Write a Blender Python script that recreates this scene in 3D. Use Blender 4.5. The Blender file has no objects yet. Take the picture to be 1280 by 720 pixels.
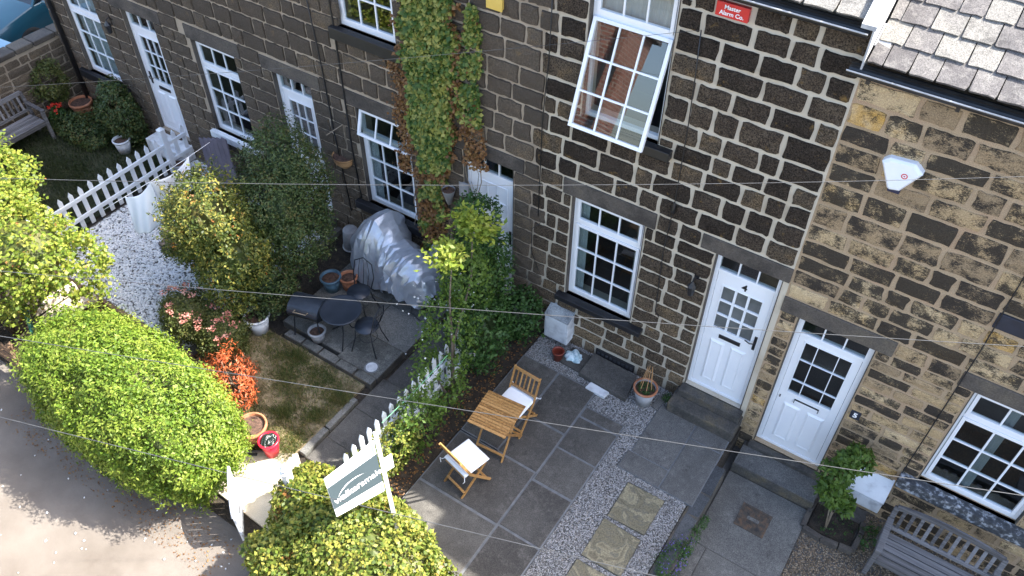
import bpy, bmesh, math, random
import numpy as np
from mathutils import Vector, Matrix
R = math.radians
random.seed(7); rng = np.random.default_rng(11)
scn = bpy.context.scene; COL = scn.collection

# ---------------------------------------------------------------- camera, sky, sun, exposure
cd = bpy.data.cameras.new('camera'); cam = bpy.data.objects.new('camera', cd); COL.objects.link(cam)
rx = Vector((0.83409339, 0.55158637, 0.00637883)); ux = Vector((-0.39818152, 0.59403552, 0.69898017)); fx = Vector((-0.38175868, 0.58555468, -0.7151126))
cam.matrix_world = Matrix(((rx.x, ux.x, -fx.x, 1.05), (rx.y, ux.y, -fx.y, -7.4), (rx.z, ux.z, -fx.z, 9.58), (0, 0, 0, 1)))
cd.lens = 29.626; cd.sensor_width = 36; cd.clip_start = .05; cd.clip_end = 600
scn.camera = cam
w = bpy.data.worlds.new('World'); scn.world = w; w.use_nodes = True
nt = w.node_tree; bg = nt.nodes['Background']
SUN = Vector((.72, .565, 1)).normalized()
sky = nt.nodes.new('ShaderNodeTexSky'); sky.sky_type = 'NISHITA'; sky.sun_disc = False
sky.sun_elevation = math.asin(SUN.z); sky.sun_rotation = math.atan2(SUN.x, SUN.y)
sky.air_density = 1.0; sky.dust_density = 3.2; sky.ozone_density = 1.0
nt.links.new(sky.outputs[0], bg.inputs[0]); bg.inputs[1].default_value = .15
sl = bpy.data.lights.new('sun', 'SUN'); sl.energy = 3.9; sl.angle = R(.53); sl.color = (1, .95, .87)
so = bpy.data.objects.new('sun', sl); COL.objects.link(so); so.rotation_euler = (-SUN).to_track_quat('-Z', 'Y').to_euler()
vs = scn.view_settings; vs.view_transform = 'Standard'; vs.look = 'None'; vs.gamma = 1; vs.exposure = 2.22
try: scn.cycles.max_bounces = 6; scn.cycles.transparent_max_bounces = 8; scn.cycles.diffuse_bounces = 3
except Exception: pass

# ---------------------------------------------------------------- materials
def nd(t, typ, **k):
    n = t.nodes.new(typ)
    for a, b in k.items():
        if isinstance(b, (int, float, str, bool)) and hasattr(n, a): setattr(n, a, b)
    return n
def lk(t, a, b): t.links.new(a, b)
def ramp(t, fac, cols, lo=.3, hi=.7, pos=None, const=False):
    r = t.nodes.new('ShaderNodeValToRGB'); e = r.color_ramp
    if const: e.interpolation = 'CONSTANT'
    n = len(cols)
    for i, c in enumerate(cols):
        p = pos[i] if pos else lo + (hi - lo) * (i / (n - 1) if n > 1 else 0)
        if i < 2: el = e.elements[i]; el.position = p
        else: el = e.elements.new(p)
        el.color = (c[0], c[1], c[2], 1) if not isinstance(c, (int, float)) else (c, c, c, 1)
    lk(t, fac, r.inputs[0]); return r.outputs[0]
def noise(t, vec, s, det=5, rough=.6, dist=0):
    n = t.nodes.new('ShaderNodeTexNoise'); n.inputs['Scale'].default_value = s; n.inputs['Detail'].default_value = det
    n.inputs['Roughness'].default_value = rough; n.inputs['Distortion'].default_value = dist; lk(t, vec, n.inputs['Vector']); return n.outputs[0]
def mixc(t, fac, a, b, mode='MIX'):
    m = t.nodes.new('ShaderNodeMix'); m.data_type = 'RGBA'; m.blend_type = mode
    for i, v in ((0, fac), (6, a), (7, b)):
        if hasattr(v, 'links'): lk(t, v, m.inputs[i])
        else: m.inputs[i].default_value = v if i == 0 else (*v[:3], 1)
    return m.outputs[2]
def mth(t, op, a, b=0.):
    m = t.nodes.new('ShaderNodeMath'); m.operation = op
    for i, v in ((0, a), (1, b)):
        if hasattr(v, 'links'): lk(t, v, m.inputs[i])
        else: m.inputs[i].default_value = v
    return m.outputs[0]
def base(name):
    m = bpy.data.materials.new(name); m.use_nodes = True; t = m.node_tree; p = t.nodes['Principled BSDF']; return m, t, p
def pos(t, stretch=None):
    g = t.nodes.new('ShaderNodeNewGeometry'); v = g.outputs['Position']
    if stretch:
        q = t.nodes.new('ShaderNodeVectorMath'); q.operation = 'MULTIPLY'; lk(t, v, q.inputs[0]); q.inputs[1].default_value = stretch; v = q.outputs[0]
    return v
def bump(t, p, h, strength, dist=.01):
    b = t.nodes.new('ShaderNodeBump'); b.inputs['Strength'].default_value = strength; b.inputs['Distance'].default_value = dist
    lk(t, h, b.inputs['Height']); lk(t, b.outputs[0], p.inputs['Normal'])
def mat(name, cols, s=4., rough=.8, bs=60., bst=.3, bd=.004, rnd=.0, metal=0., det=6, stretch=None, lo=.32, hi=.68, spec=.5, fine=.0, coat=0., local=False):
    m, t, p = base(name)
    if local: v = t.nodes.new('ShaderNodeTexCoord').outputs['Object']
    else: v = pos(t, stretch)
    if local and stretch:
        q = t.nodes.new('ShaderNodeVectorMath'); q.operation = 'MULTIPLY'; lk(t, v, q.inputs[0]); q.inputs[1].default_value = stretch; v = q.outputs[0]
    f = noise(t, v, s, det)
    if rnd:
        oi = t.nodes.new('ShaderNodeObjectInfo'); f = mth(t, 'ADD', f, mth(t, 'MULTIPLY', mth(t, 'SUBTRACT', oi.outputs['Random'], .5), rnd))
    c = ramp(t, f, cols, lo, hi) if len(cols) > 1 else None
    if fine:
        f2 = noise(t, v, bs * 1.7, 3); c = mixc(t, fine, c, ramp(t, f2, [(0, 0, 0), (1, 1, 1)], .35, .65), 'OVERLAY')
    if c is not None: lk(t, c, p.inputs['Base Color'])
    else: p.inputs['Base Color'].default_value = (*cols[0], 1)
    p.inputs['Roughness'].default_value = rough; p.inputs['Metallic'].default_value = metal; p.inputs['Specular IOR Level'].default_value = spec
    p.inputs['Coat Weight'].default_value = coat
    if bst: bump(t, p, noise(t, v, bs, 4, .65), bst, bd)
    return m
def leafmat(name, cols, trans=.3, rough=.5, poss=None, patch=None):
    m, t, p = base(name)
    g = t.nodes.new('ShaderNodeNewGeometry'); f = g.outputs['Random Per Island']
    n = noise(t, g.outputs['Position'], 2.2, 3); f = mth(t, 'ADD', mth(t, 'MULTIPLY', f, .75), mth(t, 'MULTIPLY', mth(t, 'SUBTRACT', n, .35), .8))
    c = ramp(t, f, cols, .08, .92, poss)
    if patch:
        c = mixc(t, ramp(t, mth(t, 'ADD', noise(t, g.outputs['Position'], patch[1], 3), mth(t, 'MULTIPLY', g.outputs['Random Per Island'], .12)), [0, 1], patch[2], patch[2] + .06), c, patch[0])
    lk(t, c, p.inputs['Base Color']); p.inputs['Roughness'].default_value = rough; p.inputs['Specular IOR Level'].default_value = .35
    tr = t.nodes.new('ShaderNodeBsdfTranslucent'); lk(t, c, tr.inputs[0]); mx = t.nodes.new('ShaderNodeMixShader'); mx.inputs[0].default_value = trans
    lk(t, p.outputs[0], mx.inputs[1]); lk(t, tr.outputs[0], mx.inputs[2]); lk(t, mx.outputs[0], t.nodes['Material Output'].inputs[0]); return m

def dark_stone(name='dark_stone', k=1., cool=0.):
    m, t, p = base(name); v = pos(t); oi = t.nodes.new('ShaderNodeObjectInfo'); rd = oi.outputs['Random']
    f = mth(t, 'ADD', mth(t, 'MULTIPLY', rd, .55), mth(t, 'MULTIPLY', noise(t, v, 5, 6), .55))
    c = ramp(t, f, [(.028, .021, .016), (.046, .035, .026), (.068, .051, .037), (.105, .08, .055), (.21, .14, .07)], pos=[.2, .45, .62, .78, .97])
    # cleaner, browner stone towards the splash zone at the foot of the wall
    sx = t.nodes.new('ShaderNodeSeparateXYZ'); lk(t, v, sx.inputs[0])
    z = mth(t, 'ADD', sx.outputs[2], mth(t, 'MULTIPLY', mth(t, 'SUBTRACT', mth(t, 'ADD', rd, noise(t, v, 3, 4)), 1.), 1.1))
    zf = ramp(t, mth(t, 'DIVIDE', z, 4), [1, 0], .18, .62)
    br = ramp(t, mth(t, 'ADD', mth(t, 'MULTIPLY', rd, .5), mth(t, 'MULTIPLY', noise(t, v, 9, 5), .5)), [(.10, .075, .052), (.18, .135, .09), (.27, .19, .11)], .25, .8)
    c = mixc(t, mth(t, 'MULTIPLY', zf, .75), c, br)
    sp = ramp(t, noise(t, v, 62, 6, .85), [0, 1], .42, .60); c = mixc(t, .85, c, sp, 'OVERLAY'); c = mixc(t, mth(t, 'MULTIPLY', ramp(t, noise(t, v, 34, 6, .85), [0, 1], .56, .7), .4), c, (.20, .165, .12))
    oc = ramp(t, noise(t, v, 7, 5, .7), [0, 1], .62, .72); c = mixc(t, mth(t, 'MULTIPLY', oc, .75), c, (.25, .155, .055))
    if cool: c = mixc(t, cool, c, (.155, .128, .10))
    lk(t, c, p.inputs['Base Color']); p.inputs['Roughness'].default_value = .95; p.inputs['Specular IOR Level'].default_value = .2
    bump(t, p, mth(t, 'ADD', noise(t, v, 22, 6, .75), mth(t, 'MULTIPLY', noise(t, v, 90, 4, .7), .5)), 1., .026); return m
def buff_stone():
    m, t, p = base('buff_stone'); v = pos(t); oi = t.nodes.new('ShaderNodeObjectInfo'); rd = oi.outputs['Random']
    c = ramp(t, mth(t, 'ADD', mth(t, 'MULTIPLY', rd, .75), mth(t, 'MULTIPLY', noise(t, v, 6, 5), .4)), [(.31, .225, .135), (.39, .28, .16), (.47, .34, .185), (.55, .42, .25), (.52, .31, .085)], pos=[.25, .45, .65, .85, 1.03])
    # soot crust: streaky along the bedding
    vs_ = pos(t, (1.0, 1.0, 2.4)); r2 = mth(t, 'FRACT', mth(t, 'MULTIPLY', rd, 7.31))
    k = mth(t, 'ADD', noise(t, vs_, 46, 7, .9), mth(t, 'MULTIPLY', noise(t, v, 5.5, 4), .75)); k = mth(t, 'ADD', k, mth(t, 'MULTIPLY', mth(t, 'SUBTRACT', r2, .5), .26))
    sm = ramp(t, k, [0, 1], .81, .88)
    c = mixc(t, mth(t, 'MULTIPLY', sm, .93), c, (.022, .02, .019)); c = mixc(t, .3, c, ramp(t, noise(t, v, 90, 4, .7), [0, 1], .38, .66), 'OVERLAY')
    lk(t, c, p.inputs['Base Color']); p.inputs['Roughness'].default_value = .92; p.inputs['Specular IOR Level'].default_value = .25
    bump(t, p, mth(t, 'ADD', noise(t, vs_, 20, 6, .75), mth(t, 'MULTIPLY', noise(t, v, 80, 4, .7), .4)), .75, .014); return m
def glassmat(name, tint=(.8, .85, .85), ior=2.0):
    m, t, p = base(name); t.nodes.remove(p)
    fr = t.nodes.new('ShaderNodeFresnel'); fr.inputs[0].default_value = ior; gl = t.nodes.new('ShaderNodeBsdfGlossy'); gl.inputs['Roughness'].default_value = .01
    gl.inputs['Color'].default_value = (.95, .97, 1, 1); tr = t.nodes.new('ShaderNodeBsdfTransparent'); tr.inputs[0].default_value = (*tint, 1)
    mx = t.nodes.new('ShaderNodeMixShader'); ge = t.nodes.new('ShaderNodeNewGeometry'); lk(t, mth(t, 'MULTIPLY', fr.outputs[0], mth(t, 'SUBTRACT', 1., ge.outputs['Backfacing'])), mx.inputs[0]); lk(t, tr.outputs[0], mx.inputs[1]); lk(t, gl.outputs[0], mx.inputs[2]); lk(t, mx.outputs[0], t.nodes['Material Output'].inputs[0]); return m
def flagmat():
    m, t, p = base('york_flag'); v = pos(t)
    a = noise(t, v, 3.2, 4, .5, 2.2)
    c = ramp(t, a, [(.10, .09, .06), (.15, .13, .08), (.12, .11, .08), (.24, .21, .13), (.13, .11, .07)], pos=[.3, .42, .5, .56, .66]); c = mixc(t, .3, c, ramp(t, noise(t, v, 60, 4), [0, 1], .35, .65), 'OVERLAY')
    lk(t, c, p.inputs['Base Color']); p.inputs['Roughness'].default_value = .8; bump(t, p, noise(t, v, 30, 5), .4, .006); return m
def slabmat(name, cols, moss=0., rnd=.3):
    m, t, p = base(name); v = pos(t); oi = t.nodes.new('ShaderNodeObjectInfo')
    f = mth(t, 'ADD', noise(t, v, 1.9, 7, .62), mth(t, 'MULTIPLY', mth(t, 'SUBTRACT', oi.outputs['Random'], .5), rnd))
    c = ramp(t, f, cols, .3, .72)
    c = mixc(t, mth(t, 'MULTIPLY', ramp(t, noise(t, v, 6, 6, .7), [0, 1], .55, .75), .5), c, tuple(x * 1.8 for x in cols[-1]))
    c = mixc(t, mth(t, 'MULTIPLY', ramp(t, noise(t, v, 4.1, 5, .7, .6), [1, 0], .3, .42), .6), c, tuple(x * .4 for x in cols[0]))
    c = mixc(t, .6, c, ramp(t, noise(t, v, 95, 4, .8), [0, 1], .38, .64), 'OVERLAY'); c = mixc(t, mth(t, 'MULTIPLY', ramp(t, noise(t, v, 13, 6, .8), [0, 1], .5, .72), .35), c, tuple(x * 1.9 for x in cols[-1]))
    lk(t, c, p.inputs['Base Color']); p.inputs['Roughness'].default_value = .78; bump(t, p, mth(t, 'ADD', noise(t, v, 14, 5), mth(t, 'MULTIPLY', noise(t, v, 120, 3), .5)), .5, .006); return m
def pebmat(name, cols, poss=None):
    m, t, p = base(name); g = t.nodes.new('ShaderNodeNewGeometry'); lk(t, ramp(t, g.outputs['Random Per Island'], cols, 0, 1, poss), p.inputs['Base Color']); p.inputs['Roughness'].default_value = .75; return m

def brickmat():
    m, t, p = base('red_brick'); v = pos(t); sx = t.nodes.new('ShaderNodeSeparateXYZ'); lk(t, v, sx.inputs[0]); cx = t.nodes.new('ShaderNodeCombineXYZ'); lk(t, mth(t, 'ADD', sx.outputs[0], sx.outputs[1]), cx.inputs[0]); lk(t, sx.outputs[2], cx.inputs[1])
    b = t.nodes.new('ShaderNodeTexBrick'); lk(t, cx.outputs[0], b.inputs['Vector']); b.inputs['Scale'].default_value = 1; b.inputs['Brick Width'].default_value = .26; b.inputs['Row Height'].default_value = .11; b.inputs['Mortar Size'].default_value = .014
    b.inputs['Color1'].default_value = (.20, .075, .05, 1); b.inputs['Color2'].default_value = (.28, .12, .085, 1); b.inputs['Mortar'].default_value = (.32, .28, .24, 1); lk(t, b.outputs[0], p.inputs['Base Color']); p.inputs['Roughness'].default_value = .9; return m
MT = dict(
 dark_stone=dark_stone(), grey_stone=dark_stone('grey_stone', cool=.42), buff_stone=buff_stone(), flag=flagmat(),
 mortar4=mat('pale_mortar', [(.34, .275, .195), (.47, .405, .31), (.54, .48, .38)], 1.4, .95, 50, .6, .008, stretch=(1, 1, .8), lo=.3, hi=.5),
 mortar3=mat('tan_mortar', [(.25, .20, .145), (.36, .295, .22), (.43, .36, .275)], 1.6, .95, 50, .6, .008),
 mortar5=mat('brown_mortar', [(.30, .215, .13), (.39, .29, .185), (.38, .255, .16)], 1.6, .95, 60, .6, .006, fine=.25),
 lintel=mat('lintel_stone', [(.045, .038, .032), (.085, .072, .06), (.11, .092, .07)], 3, .9, 40, .5, .006, rnd=.2, fine=.25),
 blacksill=mat('black_painted_sill', [(.012, .012, .014), (.02, .02, .022)], 8, .45, 30, .3, .003),
 upvc=mat('white_upvc', [(.80, .82, .85), (.84, .86, .88)], 3, .32, 10, 0), upvc_dirty=mat('weathered_white_timber', [(.55, .55, .54), (.75, .76, .76), (.80, .81, .81)], 9, .6, 60, .3, .002),
 groove=mat('frame_shadow_seal', [(.05, .05, .055)], 1, .6, bst=0), glass=glassmat('window_glass'), glass_obscure=mat('obscure_glass', [(.09, .10, .10), (.15, .16, .16)], 5, .15, 150, .5, .003, spec=.8),
 room=mat('dark_room', [(.07, .065, .06), (.12, .11, .10)], 1.2, .9, bst=0), curtain_or_reflection=mat('net_curtain_or_reflection', [(.45, .48, .5), (.6, .62, .62)], 6, .9, 30, .6, .02, stretch=(6, 1, .4)),
 black=mat('black_plastic', [(.012, .012, .013), (.02, .02, .022)], 6, .4, 20, 0), blackiron=mat('black_iron', [(.010, .012, .016), (.02, .024, .03)], 20, .5, 120, .2, .001),
 gutter=mat('painted_gutter', [(.015, .015, .016), (.03, .03, .032)], 9, .3, 30, .1, .002), lead=mat('lead_flashing', [(.30, .31, .32), (.42, .42, .42), (.5, .5, .49)], 6, .6, 30, .3, .004),
 slate=slabmat('stone_slate', [(.07, .064, .064), (.10, .092, .090), (.13, .122, .114), (.17, .162, .145)], rnd=.6),
 slab=slabmat('dark_patio_slab', [(.046, .042, .037), (.068, .063, .056), (.094, .088, .078)], rnd=.25), slab2=slabmat('terrace_slab', [(.075, .076, .068), (.12, .12, .11), (.16, .155, .14)], rnd=.25),
 slab4=slabmat('doorstep_slab', [(.078, .075, .070), (.10, .097, .091), (.125, .12, .112)], rnd=.2), pointing=mat('slab_pointing', [(.10, .105, .11), (.17, .175, .18)], 9, .95, 80, .4, .004),
 concrete=slabmat('yard_concrete', [(.085, .08, .072), (.115, .11, .10), (.14, .135, .122)], rnd=.1), pale=mat('pale_concrete', [(.32, .27, .2), (.45, .40, .31), (.52, .47, .38)], 3, .9, 60, .4, .005, fine=.2),
 step=mat('worn_doorstep', [(.035, .033, .03), (.07, .064, .055), (.11, .088, .055)], 4, .9, 40, .6, .008, fine=.3), bluegrey=slabmat('blue_grey_sett', [(.035, .038, .042), (.05, .054, .058), (.075, .078, .08)], rnd=.3),
 asphalt=mat('asphalt', [(.105, .088, .072), (.15, .13, .11), (.19, .168, .145)], .8, .95, 160, .8, .006, fine=.5), soil=mat('soil', [(.018, .014, .010), (.035, .027, .019), (.06, .045, .03)], 9, .98, 50, 1, .02, fine=.4),
 lawn=mat('lawn_soil', [(.05, .055, .02), (.13, .10, .05), (.25, .20, .12), (.17, .135, .07)], 4.5, .98, 60, .9, .01, fine=.4),
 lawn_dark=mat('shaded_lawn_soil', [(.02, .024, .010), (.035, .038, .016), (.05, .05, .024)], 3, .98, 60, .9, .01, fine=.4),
 gravel_bed=mat('gravel_bed', [(.10, .095, .088), (.16, .155, .145)], 20, .95, 200, 1, .01),
 teak=mat('oiled_teak', [(.22, .105, .03), (.36, .19, .06), (.45, .25, .09)], 14, .42, 90, .25, .001, rnd=.3, stretch=(3, 3, 3), coat=.15), grey_wood=mat('silvered_wood', [(.07, .066, .066), (.135, .13, .13), (.20, .195, .20)], 7, .85, 120, .5, .002, rnd=.35, local=True, stretch=(.25, 5, 5)),
 cushion=mat('white_cushion', [(.76, .78, .80), (.82, .83, .84)], 5, .85, 25, .35, .01), bluemetal=mat('navy_table_metal', [(.016, .022, .032), (.028, .036, .05)], 8, .35, 200, .15, .001),
 silver=mat('silver_cover', [(.36, .39, .44), (.46, .50, .56)], 6, .30, 26, .35, .008, metal=.45), tyre=mat('tyre', [(.012, .012, .012), (.02, .02, .02)], 10, .8, 90, .3, .002),
 terracotta=mat('terracotta', [(.28, .10, .045), (.36, .145, .07), (.42, .21, .13)], 9, .85, 60, .2, .002), bluepot=mat('blue_glaze', [(.05, .11, .16), (.10, .18, .24)], 8, .3, 30, .1, .002),
 greypot=mat('grey_pot', [(.22, .23, .24), (.34, .34, .35)], 9, .6, 50, .2, .002), redpot=mat('red_glaze', [(.55, .012, .03), (.65, .02, .045)], 4, .3, 10, 0), redplastic=mat('rust_red_pot', [(.16, .025, .012), (.22, .04, .02)], 6, .5, 10, 0),
 compost=mat('compost', [(.03, .02, .014), (.09, .05, .035), (.14, .08, .055)], 30, .98, 90, 1, .01), bagblack=mat('black_bag', [(.008, .012, .01), (.02, .03, .026)], 9, .2, 20, .8, .02),
 whitecab=mat('grubby_white_cabinet', [(.40, .41, .43), (.62, .64, .66), (.68, .70, .72)], 5, .5, 60, .2, .002), mossy=mat('mossy_cabinet_top', [(.14, .15, .16), (.28, .30, .31), (.42, .44, .44)], 6, .8, 40, .4, .003, fine=.3),
 blue_cloth=mat('pale_sheet', [(.74, .78, .86), (.80, .83, .88)], 3, .9, 14, .3, .02), whitepaint=mat('white_painted_timber', [(.66, .70, .74), (.78, .80, .82)], 5, .6, 60, .2, .002),
 bark=mat('bark', [(.05, .04, .03), (.12, .095, .07), (.16, .13, .10)], 14, .95, 60, .8, .008), deadwood=mat('pale_twig', [(.16, .12, .08), (.27, .22, .16)], 20, .9, 60, .5, .004),
 wire=mat('grey_cable', [(.04, .042, .045), (.065, .068, .07)], 9, .6, bst=0), redsign=mat('red_enamel', [(.55, .02, .02), (.6, .03, .03)], 4, .4, bst=0), white=mat('white_lettering', [(.85, .85, .85)], 1, .5, bst=0),
 alarm=mat('white_alarm_box', [(.74, .78, .84), (.8, .82, .86)], 4, .4, bst=0), navy=mat('navy_plastic', [(.01, .015, .05)], 1, .4, bst=0), signgrey=mat('slate_grey_board', [(.045, .065, .075), (.05, .07, .08)], 2, .45, bst=0),
 signwhite=mat('white_board', [(.74, .75, .76), (.8, .8, .8)], 2, .5, bst=0), signblue=mat('blue_stripe', [(.18, .33, .6)], 1, .5, bst=0), purple=mat('purple_panel', [(.11, .095, .12), (.15, .13, .16)], 5, .7, 40, .2, .003),
 brick=brickmat(), ochre=mat('ochre_wall', [(.22, .16, .08), (.38, .30, .17), (.46, .40, .27)], 2, .9, 30, .5, .01, rnd=.4),
 yellow=mat('yellow_box', [(.62, .42, .08), (.68, .48, .12)], 3, .5, bst=0), log=mat('pale_sleeper', [(.36, .30, .24), (.5, .45, .38)], 6, .9, 50, .4, .004, stretch=(1, 3, 3)), brownfence=mat('brown_timber', [(.12, .075, .045), (.22, .14, .085)], 6, .85, 60, .4, .003, stretch=(1, 1, 4)),
 car_light=mat('pale_blue_paint', [(.16, .30, .42), (.17, .32, .44)], 2, .25, bst=0, coat=.6), car_dark=mat('teal_blue_paint', [(.012, .075, .11), (.015, .085, .12)], 2, .25, bst=0, coat=.6), carglass=mat('car_glass', [(.01, .013, .016)], 1, .05, bst=0, spec=.8), rim=mat('alloy', [(.4, .4, .42)], 1, .3, bst=0, metal=.9),
 drain=mat('rusty_iron_cover', [(.035, .032, .03), (.07, .055, .042), (.15, .085, .045)], 12, .8, 80, .5, .003, fine=.3), chips=mat('sill_peeling', [(.03, .032, .036), (.06, .065, .072), (.42, .44, .47)], 14, .85, 60, .5, .006, lo=.35, hi=.66, det=9), darkblue=mat('dark_blue_slate', [(.012, .014, .022), (.02, .024, .04)], 6, .6, 40, .3, .003), green_line=mat('green_cane', [(.16, .42, .22)], 1, .5, bst=0), cane=mat('bamboo', [(.42, .22, .09), (.5, .3, .14)], 9, .6, bst=0),
 tarp=mat('bag_print', [(.35, .5, .55), (.55, .68, .72), (.7, .78, .8)], 16, .4, 20, .3, .01, lo=.4, hi=.6), green_hose=mat('green_tarp', [(.012, .10, .07), (.02, .14, .10)], 4, .5, bst=0),
)
LF = dict(
 hedge=leafmat('hedge_leaf', [(0.065, 0.117, 0.013), (0.1105, 0.195, 0.0182), (0.1625, 0.247, 0.026), (0.2145, 0.2795, 0.0364)], .38), hedge_top=leafmat('hedge_tip_leaf', [(0.144, 0.216, 0.024), (0.204, 0.276, 0.036), (0.252, 0.288, 0.042)], .4),
 privet=leafmat('privet_leaf', [(0.0517, 0.0862, 0.0138), (0.1265, 0.1782, 0.0253), (0.23, 0.2472, 0.046), (0.345, 0.3105, 0.0575)], .35, patch=((.26, .12, .035), 3.4, .73)),
 maple=leafmat('maple_leaf', [(.08, .13, .015), (.14, .2, .02), (.22, .26, .035), (.30, .30, .05)], .4, patch=((.3, .12, .05), 6, .72)),
 golden=leafmat('golden_leaf', [(.04, .065, .014), (.075, .105, .02), (.16, .175, .035), (.36, .31, .06)], .35, patch=((.32, .13, .03), 5, .7)),
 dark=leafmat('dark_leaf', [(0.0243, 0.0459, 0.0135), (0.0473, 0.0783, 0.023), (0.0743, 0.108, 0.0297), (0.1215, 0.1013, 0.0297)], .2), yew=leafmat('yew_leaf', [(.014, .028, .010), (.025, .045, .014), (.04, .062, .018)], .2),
 rowan=leafmat('rowan_leaf', [(0.026, 0.065, 0.0156), (0.0455, 0.104, 0.0234), (0.0715, 0.143, 0.0312)], .3), bright=leafmat('young_leaf', [(.13, .2, .02), (.22, .28, .035), (.36, .38, .07)], .45),
 ivy=leafmat('ivy_leaf', [(0.0435, 0.0943, 0.0174), (0.087, 0.145, 0.0261), (0.2465, 0.261, 0.0508), (0.3915, 0.3625, 0.0943)], .25), ivy_dry=leafmat('dry_ivy_leaf', [(0.117, 0.052, 0.0195), (0.208, 0.0975, 0.0325), (0.273, 0.156, 0.052)], .2),
 orange=leafmat('dead_conifer', [(.30, .055, .015), (.46, .10, .03), (.56, .16, .06)], .2), rose=leafmat('spirea_leaf', [(.05, .075, .02), (.1, .12, .03), (.17, .16, .05)], .3), pink=leafmat('pink_flower', [(.5, .15, .13), (.62, .26, .2), (.7, .4, .3)], .3),
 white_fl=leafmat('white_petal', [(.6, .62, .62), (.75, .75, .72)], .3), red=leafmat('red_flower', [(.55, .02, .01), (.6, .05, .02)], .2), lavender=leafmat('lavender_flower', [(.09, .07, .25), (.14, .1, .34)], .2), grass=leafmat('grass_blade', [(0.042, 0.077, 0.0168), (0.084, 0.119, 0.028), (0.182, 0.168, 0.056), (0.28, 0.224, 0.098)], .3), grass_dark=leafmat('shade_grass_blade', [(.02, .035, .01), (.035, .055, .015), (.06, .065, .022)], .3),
 tree5=leafmat('shrub_leaf', [(.05, .10, .015), (.085, .15, .022), (.12, .19, .03)], .35),
)
PB = dict(grey=pebmat('grey_chippings', [(.17, .168, .165), (.27, .265, .26), (.36, .35, .345), (.50, .49, .48), (.30, .26, .21)]), white=pebmat('white_chippings', [(.35, .37, .40), (.68, .70, .73), (.76, .78, .80), (.8, .8, .8)], [0, .2, .5, 1]),
 brown=pebmat('brown_chippings', [(.06, .045, .03), (.16, .115, .07), (.26, .19, .12), (.38, .31, .22)]), cobble=pebmat('rounded_cobbles', [(.12, .10, .08), (.2, .16, .13), (.3, .24, .2)]))

# ---------------------------------------------------------------- geometry helpers
class G:
    def __init__(s): s.v = []; s.f = []
    def add(s, v, f):
        n = len(s.v); s.v += [tuple(p) for p in v]; s.f += [tuple(i + n for i in q) for q in f]; return s
    def box(s, x0, x1, y0, y1, z0, z1):
        return s.add([(x0, y0, z0), (x1, y0, z0), (x1, y1, z0), (x0, y1, z0), (x0, y0, z1), (x1, y0, z1), (x1, y1, z1), (x0, y1, z1)],
                     [(0, 3, 2, 1), (4, 5, 6, 7), (0, 1, 5, 4), (1, 2, 6, 5), (2, 3, 7, 6), (3, 0, 4, 7)])
    def beam(s, a, b, wd, ht, up=(0, 0, 1)):
        a = Vector(a); b = Vector(b); d = (b - a).normalized(); u = Vector(up); sd = d.cross(u)
        if sd.length < 1e-4: sd = d.cross(Vector((1, 0, 0)))
        sd.normalize(); u = sd.cross(d).normalized(); V = []
        for p in (a, b):
            for i, j in ((-1, -1), (1, -1), (1, 1), (-1, 1)): V.append(p + sd * (i * wd / 2) + u * (j * ht / 2))
        return s.add(V, [(3, 2, 1, 0), (4, 5, 6, 7), (0, 1, 5, 4), (1, 2, 6, 5), (2, 3, 7, 6), (3, 0, 4, 7)])
    def tube(s, pts, r, n=8, cap=True):
        pts = [Vector(p) for p in pts]; rs = r if isinstance(r, (list, tuple)) else [r] * len(pts); V = []; F = []
        prev = None
        for i, p in enumerate(pts):
            d = (pts[min(i + 1, len(pts) - 1)] - pts[max(i - 1, 0)]).normalized()
            if prev is None: sd = d.orthogonal().normalized()
            else: sd = (prev - d * prev.dot(d)).normalized()
            prev = sd; u = d.cross(sd)
            for k in range(n): a = 2 * math.pi * k / n; V.append(p + (sd * math.cos(a) + u * math.sin(a)) * rs[i])
        for i in range(len(pts) - 1):
            for k in range(n): F.append((i * n + k, i * n + (k + 1) % n, (i + 1) * n + (k + 1) % n, (i + 1) * n + k))
        if cap: F.append(tuple(reversed(range(n)))); F.append(tuple((len(pts) - 1) * n + k for k in range(n)))
        return s.add(V, F)
    def lathe(s, prof, c=(0, 0, 0), n=24, cap0=True, cap1=False, sx=1, sy=1):
        V = []; F = []
        for r, z in prof:
            for k in range(n): a = 2 * math.pi * k / n; V.append((c[0] + r * sx * math.cos(a), c[1] + r * sy * math.sin(a), c[2] + z))
        for i in range(len(prof) - 1):
            for k in range(n): F.append((i * n + k, i * n + (k + 1) % n, (i + 1) * n + (k + 1) % n, (i + 1) * n + k))
        if cap0: F.append(tuple(reversed(range(n))))
        if cap1: F.append(tuple((len(prof) - 1) * n + k for k in range(n)))
        return s.add(V, F)
    def xf(s, M, start=0):
        for i in range(start, len(s.v)): s.v[i] = tuple(M @ Vector(s.v[i]))
        return s
def mesh_of(name, g, mt, smooth=False):
    me = bpy.data.meshes.new(name); me.from_pydata(g.v, [], g.f); me.materials.append(mt)
    if smooth: me.polygons.foreach_set('use_smooth', [True] * len(me.polygons))
    me.update(); return me
def WL(o):
    v = Vector((0, 0, 0))
    while o is not None: v = v + o.location; o = o.parent
    return v
def tag(o, label=None, cat=None, group=None, kind=None):
    for k, v in (('label', label), ('category', cat), ('group', group), ('kind', kind)):
        if v: o[k] = v
    return o
def link(name, me, parent=None, loc=(0, 0, 0), rot=None, bevel=0):
    o = bpy.data.objects.new(name, me); COL.objects.link(o); o.location = loc
    if rot: o.rotation_euler = rot
    if parent is not None: o.parent = parent
    if bevel:
        b = o.modifiers.new('bevel', 'BEVEL'); b.width = bevel; b.segments = 2; b.limit_method = 'ANGLE'; b.angle_limit = R(40)
    return o
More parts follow.
